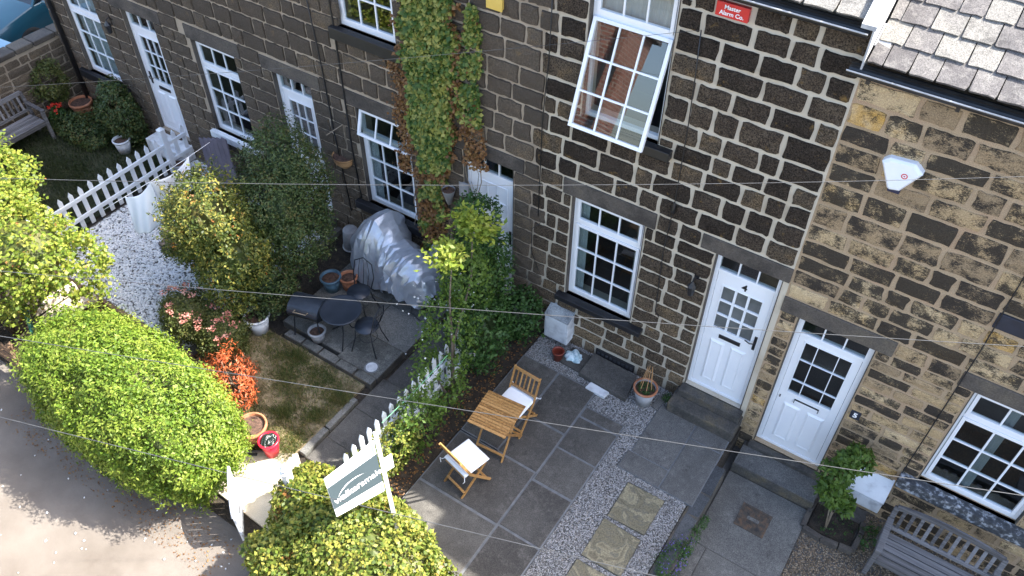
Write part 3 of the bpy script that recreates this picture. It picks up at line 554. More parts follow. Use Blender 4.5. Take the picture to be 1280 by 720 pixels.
def roof(h, x0, x1, ye, ze, pitch=30, run=3.7, w_=.30, exp_=.235, lim=300, rows_obj=17, th=.022, verge=None, rowsw=None):
    t = math.tan(R(pitch)); c, s = math.cos(R(pitch)), math.sin(R(pitch)); yr = ye + run
    # deck, front and back
    rf = part('roof', G().add([(x0, ye + .12, ze + .02), (x1, ye + .12, ze + .02), (x1, yr, ze + run * t - .05), (x0, yr, ze + run * t - .05), (x0, ye + .12, ze - .04), (x1, ye + .12, ze - .04), (x1, yr, ze + run * t - .14), (x0, yr, ze + run * t - .14),
        (x0, yr + run, ze - .05), (x1, yr + run, ze - .05), (x0, yr + run, ze - .14), (x1, yr + run, ze - .14)], [(0, 1, 2, 3), (7, 6, 5, 4), (0, 4, 5, 1), (3, 2, 9, 8), (6, 7, 10, 11), (8, 9, 11, 10)]), 'slate', h)
    n = 0; row = 0; wl = WL(rf)
    SM = []
    for k in range(8):
        g = G(); hw = .5; hl = .17; j = lambda q=.006: random.uniform(-q, q); cc = .018 + random.uniform(0, .02); k2 = .02 + random.uniform(0, .02)
        out = [(-hw + .012 + j(.01), -hl), (-hw + cc * 2, -hl - .006), (-.1, -hl + j()), (.2, -hl + j()), (hw - k2 * 2, -hl - .004), (hw - .01, -hl + k2), (hw, 0 + j()), (hw - .004, hl), (-hw + .004, hl), (-hw, j())]
        m = len(out); V = [(x, y_, 0) for x, y_ in out] + [(x * .985, y_, th + random.uniform(-.003, .003)) for x, y_ in out]
        g.add(V, [tuple(reversed(range(m))), tuple(range(m, 2 * m))] + [(i, (i + 1) % m, m + (i + 1) % m, m + i) for i in range(m)]); SM.append(mesh_of('slate', g, MT['slate']))
    r_ = 0; rest = G()
    while r_ * exp_ * c < run - .1:
        x = x0 + (0 if r_ % 2 else -.12); dlen = r_ * exp_
        while x < x1:
            ww = w_ * random.uniform(.82, 1.2) * (1 - .012 * r_); xa, xb = max(x, x0), min(x + ww, x1)
            if xb - xa > .06:
                cx = (xa + xb) / 2; L = dlen + .17; cy = ye + L * c - .03; cz = ze + L * s + .012
                if n < lim:
                    o = bpy.data.objects.new('slate', random.choice(SM)); COL.objects.link(o); o.parent = rf; o.location = (cx - wl.x, cy - wl.y, cz - wl.z + random.uniform(0, .006))
                    o.scale = (xb - xa - .006, 1, 1); o.rotation_euler = (R(pitch - 4.) + random.uniform(-.012, .012), random.uniform(-.008, .008), random.uniform(-.01, .01)); n += 1
                else:
                    rest.beam((cx, cy - .17 * c, cz - .17 * s), (cx, cy + .17 * c, cz + .17 * s), xb - xa - .008, .02)
            x += ww
        r_ += 1
    if rest.v: part('upper_slates', rest, 'slate', rf)['kind'] = 'stuff'
    return rf
def gutter(h, x0, x1, z, y=-.12, r=.062):
    g = G(); V = []; n = 8; F = []
    for x in (x0, x1):
        for rr in (r, r - .008):
            for k in range(n + 1): a = math.pi + math.pi * k / n; V.append((x, y + rr * math.cos(a), z + rr * math.sin(a)))
    m = n + 1
    for k in range(n): F += [(k, k + 1, 2 * m + k + 1, 2 * m + k), (m + k + 1, m + k, 3 * m + k, 3 * m + k + 1)]
    F += [(0, 2 * m, 3 * m, m), (n, m + n, 3 * m + n, 2 * m + n)]
    for k in range(n): F += [(k, m + k, m + k + 1, k + 1), (2 * m + k, 2 * m + k + 1, 3 * m + k + 1, 3 * m + k)]
    gt = part('gutter', g.add(V, F), 'gutter', h, False)
    part('gutter_lip', G().tube([(x0, y - r, z + .002), (x1, y - r, z + .002)], .008, 6), 'lead', gt)
    part('fascia', G().box(x0, x1, -.028, -.003, z - .10, z + .01), 'gutter', gt)
    x = x0 + .2
    while x < x1: part('bracket', G().box(x - .018, x + .018, y + .0, -.0, z - r - .05, z - r - .01), 'black', gt); x += .78
    return gt
TEETH = [random.uniform(-.17, .17) for _ in range(60)]
def tooth(k): return lambda ci: TEETH[(ci * 3 + k * 7) % 60]
FLAT = lambda ci: 0
def house(name, label, x0, x1, z0, ze, courses, holes, key, mortar, avg, jx, jz, extra, group, ends, depth=7.2):
    h = thing(name, label, 'house', ((x0 + x1) / 2, 0, z0), group=group)
    g = wall_with_holes(x0, x1, z0 - .4, ze, holes)
    part('wall', g, mortar, h)
    g = G().box(x0, x0 + .12, .3, depth, z0 - .4, ze).box(x1 - .12, x1, .3, depth, z0 - .4, ze).box(x0 + .12, x1 - .12, depth - .2, depth, z0 - .4, ze)
    g.box(x0 + .12, x1 - .12, 2.2, 2.3, z0, ze)
    part('inner_walls', g, 'room', h)
    fill_stones(key, x0, x1, courses, list(holes) + list(extra), h, avg, jx, jz, ends=ends)
    return h
HG = 'stone terrace houses in one row'
# house with door number 4
ho4 = [(-2.87, -1.83, .97, 2.74), (-.90, -.07, .31, 2.77), (-2.83, -1.83, 3.95, 5.72)]
ex4 = [(-3.0, -1.70, 2.75, 2.99), (-1.1, .0, 2.77, 3.0), (-2.99, -1.62, .88, .97), (-2.95, -1.64, 3.80, 3.95), (-3.0, -1.7, 5.72, 5.89), (-1.46, -1.1, 5.65, 5.8), (-2.3, -1.62, -.1, .17)]
h4 = house('stone_house', 'blackened stone terrace house with thick pale pointing, tilted upper sash and door numbered 4', -3.33, 0, -.0, 5.92, C4, ho4, 'dark', 'mortar4', .37, .036, .040, ex4, HG, (tooth(1), FLAT))
window(h4, *ho4[0], tz=2.29, curtain_or_reflection=[(-2.8, -2.68, 1.0, 2.6), (-1.98, -1.88, 1.0, 2.6)]); window(h4, *ho4[2], tz=5.22, low_open=.43, curtain_or_reflection=[(-2.8, -1.87, 5.1, 5.65)])
door(h4, *ho4[1], 4, '4'); lintel(h4, -3.0, -1.70, 2.74, 3.0); lintel(h4, -1.1, .0, 2.77, 3.0); lintel(h4, -3.0, -1.7, 5.72, 5.9)
sill(h4, -2.98, -1.63, .885, .97, 'blacksill', .12); sill(h4, -2.94, -1.65, 3.83, 3.95, 'blacksill', .10); reveals(h4, ho4)
part('air_brick', G().box(-2.28, -1.65, -.03, 0, .02, .15), 'black', h4, bevel=.006)
for i in range(9): part('vent_slot', G().box(-2.25 + i * .067, -2.21 + i * .067, -.036, -.031, .05, .12), 'groove', h4)
part('clay_vent', G().box(-1.04, -.86, -.02, 0.02, 5.70, 5.80), 'terracotta', h4)
for i in range(4): part('vent_hole', G().box(-1.02 + i * .042, -.995 + i * .042, -.024, -.02, 5.72, 5.78), 'black', h4)
roof(h4, -3.33, -.02, -.09, 6.0, 30, 3.7, .34, .26); gutter(h4, -3.33, -.03, 5.94)
part('verge_flashing', G().add([(-.10, -.22, 6.005), (.03, -.22, 6.005), (.03, 3.6, 6.005 + 3.82 * .577), (-.10, 3.6, 6.005 + 3.82 * .577), (-.10, -.22, 6.045), (.03, -.22, 6.045), (.03, 3.6, 6.045 + 3.82 * .577), (-.10, 3.6, 6.045 + 3.82 * .577)],
     [(0, 3, 2, 1), (4, 5, 6, 7), (0, 1, 5, 4), (1, 2, 6, 5), (2, 3, 7, 6), (3, 0, 4, 7)]), 'lead', h4)
part('verge_wall', G().add([(-.005, -.15, 5.6), (.012, -.15, 5.6), (.012, 3.6, 7.6), (-.005, 3.6, 7.6), (-.005, -.15, 6.01), (.012, -.15, 6.01), (.012, 3.6, 8.17), (-.005, 3.6, 8.17)],
     [(0, 3, 2, 1), (4, 5, 6, 7), (0, 1, 5, 4), (1, 2, 6, 5), (2, 3, 7, 6), (3, 0, 4, 7)]), 'lead', h4)
# doorstep of number 4
s4 = part('doorstep', G().box(-.97, -.0, -.36, 0, -.0, .20).box(-.92, -.02, -.17, -.022, .20, .33), 'step', h4, bevel=.015)
# house 3, ivy
ho3 = [(-6.5, -5.5, .96, 2.72), (-4.58, -3.76, .31, 2.76), (-6.6, -5.58, 3.96, 5.72)]
ex3 = [(-6.67, -5.35, 2.72, 2.97), (-4.78, -3.6, 2.76, 2.98), (-6.71, -5.36, .8, .96), (-6.7, -5.45, 3.78, 3.96)]
h3 = house('stone_house', 'dark stone terrace house half hidden by climbing ivy, motorbike terrace in front', -6.68, -3.33, 0, 5.9, C3, ho3, 'grey', 'mortar3', .35, .026, .028, ex3, HG, (tooth(2), tooth(1)))
window(h3, *ho3[0], tz=2.27, top_open=.12, curtain_or_reflection=[(-6.45, -6.3, 1.0, 2.2)]); window(h3, *ho3[2], tz=5.2); door(h3, *ho3[1], 6)
lintel(h3, -6.67, -5.35, 2.72, 2.98); lintel(h3, -4.78, -3.6, 2.76, 2.99); sill(h3, -6.7, -5.36, .82, .96, 'blacksill', .11); sill(h3, -6.69, -5.46, 3.79, 3.96, 'blacksill', .10); reveals(h3, ho3)
roof(h3, -6.68, -3.33, -.09, 6.0, 30, 3.7, .34, .26, lim=0); gutter(h3, -6.68, -3.33, 5.94)
# house 2
ho2 = [(-9.95, -8.95, .99, 2.72), (-8.15, -7.35, .31, 2.74), (-9.95, -8.95, 3.96, 5.72)]
ex2 = [(-10.1, -8.8, 2.72, 2.97), (-8.35, -7.15, 2.74, 2.98), (-10.1, -8.8, .86, .99), (-10.1, -8.8, 3.8, 3.96)]
h2 = house('stone_house', 'dark stone terrace house behind the golden and dark green shrubs, purple panel under its window', -10.03, -6.68, 0, 5.9, C3, ho2, 'grey', 'mortar3', .36, .024, .026, ex2, HG, (tooth(3), tooth(2)))
window(h2, *ho2[0], tz=2.25); window(h2, *ho2[2], tz=5.2); door(h2, *ho2[1], 3); lintel(h2, -10.02, -8.8, 2.72, 2.98); lintel(h2, -8.35, -7.15, 2.74, 2.98); sill(h2, -10.02, -8.8, .86, .99, 'upvc_dirty', .09); sill(h2, -10.02, -8.8, 3.8, 3.96, 'lintel', .09); reveals(h2, ho2)
roof(h2, -10.03, -6.68, -.09, 6.0, 30, 3.7, .34, .26, lim=0); gutter(h2, -10.03, -6.68, 5.94)
# house 1
ho1 = [(-13.38, -12.38, .99, 2.72), (-11.64, -10.82, .36, 2.74), (-13.38, -12.38, 3.96, 5.72)]
ex1 = [(-13.5, -12.2, 2.72, 2.97), (-11.9, -10.6, 2.74, 2.98), (-13.6, -12.2, .86, .99), (-13.6, -12.2, 3.8, 3.96)]
h1 = house('stone_house', 'farthest stone terrace house, white door and pale window beside the low garden wall', -13.98, -10.03, 0, 5.9, C3, ho1, 'grey', 'mortar3', .36, .024, .026, ex1, HG, (FLAT, tooth(3)))
window(h1, *ho1[0], tz=2.25, curtain_or_reflection=[(-13.3, -12.45, 1.0, 2.7)]); window(h1, *ho1[2], tz=5.2); door(h1, *ho1[1], 3, handle_right=False); lintel(h1, -13.5, -12.2, 2.72, 2.98); lintel(h1, -11.9, -10.6, 2.74, 2.98); sill(h1, -13.6, -12.2, .83, .99, 'blacksill', .09); sill(h1, -13.6, -12.2, 3.8, 3.96, 'lintel', .09); reveals(h1, ho1)  # pale ground-floor sheet behind the panes stands in for a bright reflection
roof(h1, -13.98, -10.03, -.09, 6.0, 30, 3.7, .34, .26, lim=0); gutter(h1, -13.98, -10.03, 5.94)
part('downpipe', G().tube([(-13.72, -.07, 5.85), (-13.72, -.07, .05)], .045, 10), 'black', h1, True)
part('doorstep', G().box(-11.7, -10.8, -.35, 0, 0, .3), 'upvc_dirty', h1, bevel=.01)
for hh, a in ((h2, -8.2), (h3, -4.6)): part('doorstep', G().box(a, a + .9, -.33, 0, 0, .25), 'step', hh, bevel=.012)
# house 5
ho5 = [(.22, 1.13, -.16, 2.33), (2.18, 3.31, .60, 2.34)]
ex5 = [(.0, 1.3, 2.34, 2.58), (2.0, 3.5, 2.34, 2.57), (1.98, 3.5, .40, .60), (1.98, 2.36, 3.27, 3.5)]
h5 = house('stone_house', 'buff sandstone house mottled with black soot, alarm box high on its wall', 0, 4.3, -.45, 5.5, C5, ho5, 'buff', 'mortar5', .42, .034, .032, ex5, HG, (FLAT, FLAT))
door(h5, *ho5[0], 5); window(h5, *ho5[1], tz=1.88, curtain_or_reflection=[(2.62, 2.72, .65, 2.3)]); lintel(h5, .0, 1.3, 2.33, 2.58); lintel(h5, 2.0, 3.5, 2.34, 2.58)
part('sill', G().box(1.99, 3.5, -.13, .07, .42, .60), 'chips', h5, bevel=.014); reveals(h5, ho5, 'step')
roof(h5, 0.03, 4.3, -.09, 5.65, 30, 3.6, .262, .235, lim=290); gutter(h5, -.11, 4.3, 5.575)
part('slate_plaque', G().box(1.99, 2.34, -.03, .0, 3.29, 3.49), 'darkblue', h5, bevel=.008)
part('doorstep', G().box(.12, 1.26, -.45, 0, -.45, -.25).box(.18, 1.2, -.1, -.0, -.25, -.17), 'step', h5, bevel=.012)
part('landing_slab', G().box(.13, 1.25, -.44, -.1, -.248, -.235), 'slab4', h5, bevel=.004)
part('flashing_patch', G().add([(.02, .02, 5.76), (.15, .03, 5.765), (.13, .2, 5.865), (.02, .22, 5.88), (.02, .02, 5.77), (.15, .03, 5.775), (.13, .2, 5.875), (.02, .22, 5.89)], [(3, 2, 1, 0), (4, 5, 6, 7), (0, 1, 5, 4), (1, 2, 6, 5), (2, 3, 7, 6), (3, 0, 4, 7)]), 'lead', h5)
part('shade_dormer', G().box(3.3, 4.28, .85, 2.6, 5.9, 8.0), 'mortar5', h5); part('shade_dormer_roof', G().box(3.22, 4.36, .75, 2.8, 8.001, 8.1), 'slate', h5); part('shade_dormer_window', G().box(3.45, 4.1, .81, .85, 6.6, 7.7), 'upvc', h5); part('shade_dormer_pane', G().box(3.52, 4.03, .795, .809, 6.68, 7.62), 'carglass', h5)  # unseen dormer block, added to throw shade on the lane end of the patio

# neighbour beyond the right edge of the picture (its roof keeps the bench side of the yard in shade)
h6 = thing('stone_house', 'buff stone house joined to the right of the one with the alarm box', 'house', (7.6, 0, -.6), group=HG)
part('wall', G().box(4.302, 11, 0, 7, -1, 5.5), 'mortar5', h6); part('roof', G().add([(4.31, -.1, 5.6), (11.1, -.1, 5.6), (11.1, 3.6, 7.7), (4.31, 3.6, 7.7), (4.31, 7.2, 5.6), (11.1, 7.2, 5.6)], [(0, 1, 2, 3), (3, 2, 5, 4), (0, 3, 4), (1, 5, 2), (0, 4, 5, 1)]), 'slate', h6)
part('door', G().box(5.0, 5.9, -.04, 0, -.45, 1.9), 'upvc', h6); part('window', G().box(7, 8.1, -.03, 0, .5, 2.2), 'upvc', h6); part('window_pane', G().box(7.08, 8.02, -.04, -.031, .58, 2.12), 'carglass', h6); part('gutter', G().box(4.31, 11, -.17, -.02, 5.5, 5.58), 'gutter', h6)
fill_stones('buff', 4.31, 11, C5[::2], [(4.9, 6.0, -.5, 2.0), (6.9, 8.2, .4, 2.3)], h6, .8, .05, .05)

# ---------------------------------------------------------------- wall fittings
def boxthing(name, label, cat, parts, loc, group=None):
    t = thing(name, label, cat, loc, group=group)
    for nm, g, m, bv in parts: part(nm, g, m, t, bevel=bv)
    return t
t = thing('alarm_box', 'white six-sided alarm box with red ring emblem high on the buff wall', 'alarm', (.64, 0, 4.64)); hx = [(.445, 4.735), (.50, 4.795), (.74, 4.815), (.83, 4.73), (.81, 4.69), (.69, 4.475), (.60, 4.455), (.575, 4.47)]
n = len(hx); g = G(); g.add([(x, 0, z) for x, z in hx] + [(x, -.07, z) for x, z in hx] + [(.64 + (x - .64) * .86, -.095, 4.65 + (z - 4.65) * .86) for x, z in hx], [tuple(range(2 * n, 3 * n))] + [(i, (i + 1) % n, n + (i + 1) % n, n + i) for i in range(n)] + [(n + i, n + (i + 1) % n, 2 * n + (i + 1) % n, 2 * n + i) for i in range(n)])
part('cover', g, 'alarm', t, bevel=.004); part('strobe_lens', G().box(.585, .70, -.075, -.01, 4.435, 4.475), 'navy', t, bevel=.008)
g = G(); V = []; F = []; m_ = 20
for r_ in (.020, .030):
    for k in range(m_): a = 2 * math.pi * k / m_; V.append((.685 + r_ * math.cos(a), -.0965, 4.665 + r_ * math.sin(a)))
g.add(V, [(k, (k + 1) % m_, m_ + (k + 1) % m_, m_ + k) for k in range(m_)]); part('red_ring', g, 'redsign', t); part('red_dot', G().box(.678, .692, -.0975, -.094, 4.659, 4.671), 'redsign', t)
t = thing('alarm_company_sign', 'small red sign lettered Master Alarm Co. under the upper gutter', 'sign', (-1.29, 0, 5.66)); part('plate', G().box(-1.455, -1.125, -.05, -.0, 5.655, 5.80), 'redsign', t, bevel=.004)
text('Master', .058, Matrix.Translation((-1.29, -.0515, 5.757)) @ FRONT, 'white', t, bold=.0012); text('Alarm Co.', .058, Matrix.Translation((-1.29, -.0515, 5.697)) @ FRONT, 'white', t, bold=.0012)
boxthing('junction_box', 'small yellow box fixed high on the dark wall right of the ivy', 'box', [('case', G().box(-4.1, -3.9, -.07, 0, 4.98, 5.16), 'yellow', .006), ('lid', G().box(-4.11, -3.89, -.08, -.07, 4.97, 5.17), 'yellow', .004)], (-4, 0, 5))
def walllamp(x, z, label):
    t = thing('wall_lamp', label, 'lamp', (x, 0, z)); part('bracket', G().box(x - .03, x + .03, -.02, -.0, z - .07, z + .07).tube([(x, -.02, z + .03), (x, -.08, z + .1), (x, -.14, z + .08)], .009, 6), 'black', t)
    part('lantern', G().lathe([(.035, -.16), (.055, -.02), (.06, -.01), (.02, .05), (.008, .07)], (x, -.14, z), 6, True, True), 'black', t); part('lamp_glass', G().lathe([(.034, -.14), (.05, -.03)], (x, -.14, z), 6), 'carglass', t); return t
walllamp(-1.06, 2.25, 'black lantern on the dark wall left of the door numbered 4'); walllamp(-11.95, 2.42, 'dark lantern on the wall between the farthest window and the farthest door')
t = thing('number_plaque', 'small blue-grey plaque numbered 5 right of the second white door', 'plaque', (1.235, 0, 1.2)); part('plate', G().box(1.175, 1.295, -.025, -.0, 1.13, 1.27), 'darkblue', t, bevel=.003); text('5', .11, Matrix.Translation((1.235, -.027, 1.2)) @ FRONT, 'white', t, bold=.003)
# hanging half baskets
t = thing('wall_basket', 'empty rusty half-basket planter on the wall left of the motorbike window', 'planter', (-6.88, 0, 1.6)); V = []; F = []; n = 10
for (rr, zz) in ((.19, 1.72), (.16, 1.6), (.07, 1.5)):
    for k in range(n + 1): a = math.pi + math.pi * k / n; V.append((-6.88 + rr * math.cos(a), -.02 + rr * .9 * math.sin(a), zz))
for i in range(2):
    for k in range(n): F.append((i * (n + 1) + k, i * (n + 1) + k + 1, (i + 1) * (n + 1) + k + 1, (i + 1) * (n + 1) + k))
part('coir_basket', G().add(V, F), 'cane', t); part('soil', G().add([v for v in V[:n + 1]], [tuple(range(n + 1))]).xf(Matrix.Translation((0, 0, -.03))), 'compost', t)
part('hanging_bracket', G().tube([(-6.78, -.01, 2.4), (-6.78, -.02, 2.05)], .012, 6).tube([(-6.78, -.02, 2.32), (-6.93, -.25, 2.2)], .008, 6), 'deadwood', t)
t = thing('wall_cone_planter', 'grey metal cone planter hung on the wall beside the ivy', 'planter', (-4.78, -.12, 1.8)); part('cone', G().lathe([(.03, 0), (.10, .26)], (-4.78, -.12, 1.8), 12), 'greypot', t, True); part('soil', G().lathe([(.09, .24), (.001, .24)], (-4.78, -.12, 1.8), 12, False), 'compost', t); part('back_plate', G().box(-4.66, -4.5, -.03, -.005, 1.95, 2.2), 'greypot', t)
def meter(name, label, x0, x1, yf, z0, zf, zb, top):
    t = thing(name, label, 'cabinet', ((x0 + x1) / 2, yf / 2, z0)); V = [(x0, yf, z0), (x1, yf, z0), (x1, 0, z0), (x0, 0, z0), (x0, yf, zf), (x1, yf, zf), (x1, 0, zb), (x0, 0, zb)]
    part('case', G().add(V, [(0, 3, 2, 1), (0, 1, 5, 4), (1, 2, 6, 5), (3, 0, 4, 7), (4, 5, 6, 7)]), 'whitecab', t, bevel=.008)
    part('lid', G().add([(x0 - .006, yf - .008, zf + .001), (x1 + .006, yf - .008, zf + .001), (x1 + .006, 0, zb + .003), (x0 - .006, 0, zb + .003), (x0 - .006, yf - .008, zf + .012), (x1 + .006, yf - .008, zf + .012), (x1 + .006, 0, zb + .014), (x0 - .006, 0, zb + .014)],
      [(0, 3, 2, 1), (4, 5, 6, 7), (0, 1, 5, 4), (1, 2, 6, 5), (2, 3, 7, 6), (3, 0, 4, 7)]), top, t)
    part('door_panel', G().box(x0 + .03, x1 - .03, yf - .006, yf, z0 + .03, zf - .03), 'whitecab', t, bevel=.004); return t
meter('meter_cabinet', 'grubby white meter cabinet with mottled sloping top left of the stone slab', -3.07, -2.68, -.20, .12, .58, .67, 'mossy'); meter('meter_cabinet', 'white meter cabinet with pale sloping lid between the small tree and the bench', 1.49, 1.98, -.22, -.13, .11, .36, 'whitecab')

# ---------------------------------------------------------------- cables
def cable(label, pts, r=.008, mt='wire', name='overhead_cable', group=None):
    o = part(name, G().tube(pts, r, 6), mt, None, True); return tag(o, label, 'cable', group)
def ext(a, b, k): a = Vector(a); b = Vector(b); return tuple(a + (a - b) * k)
def quad(P0, P1, sag, n=14, e0=.0, e1=.0):
    out = []
    for i in range(n + 1):
        t_ = -e0 + (1 + e0 + e1) * i / n; p = Vector(P0).lerp(Vector(P1), t_); p.z += -sag * 4 * t_ * (1 - t_); out.append(p)
    return out
cable('thin grey overhead wire from the upper left to the wall above the open sash', quad((-9.77, -3.09, 3.5), (-1.56, -.03, 5.45), .05, e0=.25), .0022)
cable('overhead wire crossing the whole picture through the upper third past the alarm box', quad((-5.06, -5.27, 5.5), (1.53, -.81, 5.5), .078, e0=.2, e1=.1), .0022)
cable('pale overhead cable passing over the round table and the door numbered 4', quad((-4.59, -5.09, 4.5), (2.07, -1.52, 4.5), .037, e0=.5, e1=.15), .0028)
cable('thick grey cable sagging over the clipped green hedge and the sale board', quad((-4.04, -6.42, 4.5), (.47, -4.87, 4.5), .014, e0=.15, e1=.2), .0028)
cable('pale overhead cable passing over the picket tops, wooden table and the small tree', quad((-4.36, -5.79, 4.5), (2.33, -2.95, 4.5), .018, e0=.15, e1=.1), .0028)
def wallcable(pts, label, r=.009): return cable(label, pts, r, 'black', 'wall_cable')
wallcable([(-1.56, -.045, 5.45), (-1.53, -.05, 4.9), (-1.51, -.048, 4.3), (-1.50, -.05, 3.3), (-1.53, -.05, 2.5), (-1.49, -.05, 1.45), (-1.43, -.04, 1.36)], 'black cable dropping down the wall between the window and door numbered 4', .007)
tag(part('cable_clamp', G().lathe([(.012, -.08), (.028, -.04), (.028, .05), (.01, .1)], (-1.5, -.055, 3.2), 8), 'black', None, True), 'black weatherproof splice on the cable beside the door numbered 4', 'cable joint')
wallcable([(-3.26, -.045, 5.6), (-3.27, -.045, 4.7), (-3.33, -.045, 3.7), (-3.34, -.045, 2.2)], 'dark cable running down where the pale pointing meets the tan pointing', .007)
wallcable([(-6.62, -.04, 5.6), (-6.64, -.04, 4.3), (-6.64, -.04, 3.0), (-6.65, -.04, 2.0), (-6.62, -.03, 1.0)], 'dark pipe-like cable down the wall left of the ivy window', .013)
wallcable([(-7.15, -.04, 5.6), (-7.0, -.04, 3.2), (-6.98, -.04, 2.2), (-6.9, -.03, .6)], 'second dark cable down the wall behind the rusty half-basket', .011)
wallcable([(1.98, -.035, 4.7), (2.0, -.035, 4.04), (2.02, -.035, 3.02), (2.01, -.035, 1.69), (2.0, -.03, .4)], 'thin black cable down the buff wall left of the right-hand window', .007)
wallcable([(-3.3, -.04, 2.1), (-3.42, -.06, 1.95), (-3.42, -.05, 1.5), (-3.3, -.04, 1.2)], 'loose looped black wire on the wall left of the ground-floor window', .005)

# ---------------------------------------------------------------- wooden bistro set
def folding_table():
    t = thing('folding_table', 'square slatted teak folding table between the two cushioned chairs', 'table', (-2.61, -2.12, .03), R(5)); hz = .67; W_ = .275
    n = 13
    for i in range(n): y_ = -.285 + .57 * (i + .5) / n; part('slat', G().box(-W_ + .0, W_ - .0, y_ - .0185, y_ + .0185, hz - .018, hz), 'teak', t, local=True, bevel=.003)
    for s_ in (-1, 1): part('rail', G().box(s_ * (W_ - .03) - .012, s_ * (W_ - .03) + .012, -.27, .27, hz - .05, hz - .019), 'teak', t, local=True, bevel=.002)
    for s_ in (-1, 1):
        part('leg', G().beam((s_ * .20, -.24, 0), (s_ * .20, .22, hz - .03), .020, .035), 'teak', t, local=True, bevel=.003); part('leg', G().beam((s_ * .235, .26, 0), (s_ * .235, -.22, hz - .03), .020, .035), 'teak', t, local=True, bevel=.003)
    part('stretcher', G().beam((-.2, -.19, .09), (.2, -.19, .09), .03, .02), 'teak', t, local=True, bevel=.002); part('stretcher', G().beam((-.235, .21, .09), (.235, .21, .09), .03, .02), 'teak', t, local=True, bevel=.002); return t
folding_table()
def folding_chair(label, loc, rz):
    t = thing('folding_chair', label, 'chair', loc, rz, 'slatted teak folding chairs'); w_ = .20; P = lambda nm, g, bv=.003: part(nm, g, 'teak', t, local=True, bevel=bv)
    for s_ in (-1, 1):
        P('leg', G().beam((s_ * w_, -.22, 0), (s_ * w_, .11, .46), .02, .035)); P('back_post', G().beam((s_ * w_, .10, .45), (s_ * w_, .24, .83), .02, .034)); P('leg', G().beam((s_ * (w_ - .03), .24, 0), (s_ * (w_ - .03), -.18, .42), .02, .035)); P('seat_rail', G().beam((s_ * (w_ - .05), -.2, .415), (s_ * (w_ - .05), .18, .415), .02, .03))
    for i in range(7): y_ = -.19 + .36 * i / 6; P('seat_slat', G().box(-w_ + .02, w_ - .02, y_ - .022, y_ + .022, .43, .445))
    P('back_rail', G().beam((-w_, .228, .80), (w_, .228, .80), .02, .055)); P('back_rail', G().beam((-w_, .135, .545), (w_, .135, .545), .02, .05))
    for i in range(5): x = -.13 + .065 * i; P('back_slat', G().beam((x, .14, .56), (x, .222, .785), .022, .011, up=(0, 1, 0)))
    P('stretcher', G().beam((-w_, -.16, .085), (w_, -.16, .085), .03, .018)); P('stretcher', G().beam((-w_ + .03, .19, .085), (w_ - .03, .19, .085), .03, .018)); return t
def cushion(label, loc, rz):
    t = thing('seat_cushion', label, 'cushion', loc, rz, 'white seat cushions'); bm = bmesh.new(); bmesh.ops.create_cube(bm, size=1)
    for v in bm.verts: v.co.x *= .40; v.co.y *= .40; v.co.z = v.co.z * .045 + .0235
    bmesh.ops.bevel(bm, geom=bm.edges[:], offset=.018, segments=3, affect='EDGES', profile=.6); bmesh.ops.subdivide_edges(bm, edges=[e for e in bm.edges if e.calc_length() > .2], cuts=5, use_grid_fill=True)
    for v in bm.verts:
        if v.co.z > .03: v.co.z += .010 * math.cos(v.co.x * 7.5) * math.cos(v.co.y * 7.5) + .002 * math.sin(v.co.x * 40)
    me = bpy.data.meshes.new('pad'); bm.to_mesh(me); bm.free(); me.materials.append(MT['cushion']); me.polygons.foreach_set('use_smooth', [True] * len(me.polygons)); link('pad', me, t)
    part('piping', G().tube([(-.2, -.2, .024), (.2, -.2, .024), (.2, .2, .024), (-.2, .2, .024), (-.2, -.2, .024)], .004, 5), 'cushion', t, local=True)
    for s_ in (-1, 1): part('tie', G().tube([(s_ * .19, .2, .02), (s_ * .22, .225, -.01), (s_ * .24, .24, .012), (s_ * .215, .25, -.05)], .004, 5), 'cushion', t, local=True)
    return t
folding_chair('slatted teak chair on the house side of the table, its back to the meter cabinet', (-2.59, -1.67, .03), R(-3)); cushion('white cushion on the chair nearer the house wall', (-2.595, -1.68, .476), R(-3))
folding_chair('slatted teak chair on the lane side of the table, beside the soil bed', (-2.62, -2.79, .03), R(166)); cushion('white cushion on the chair nearer the lane and hedge', (-2.62, -2.775, .476), R(166))

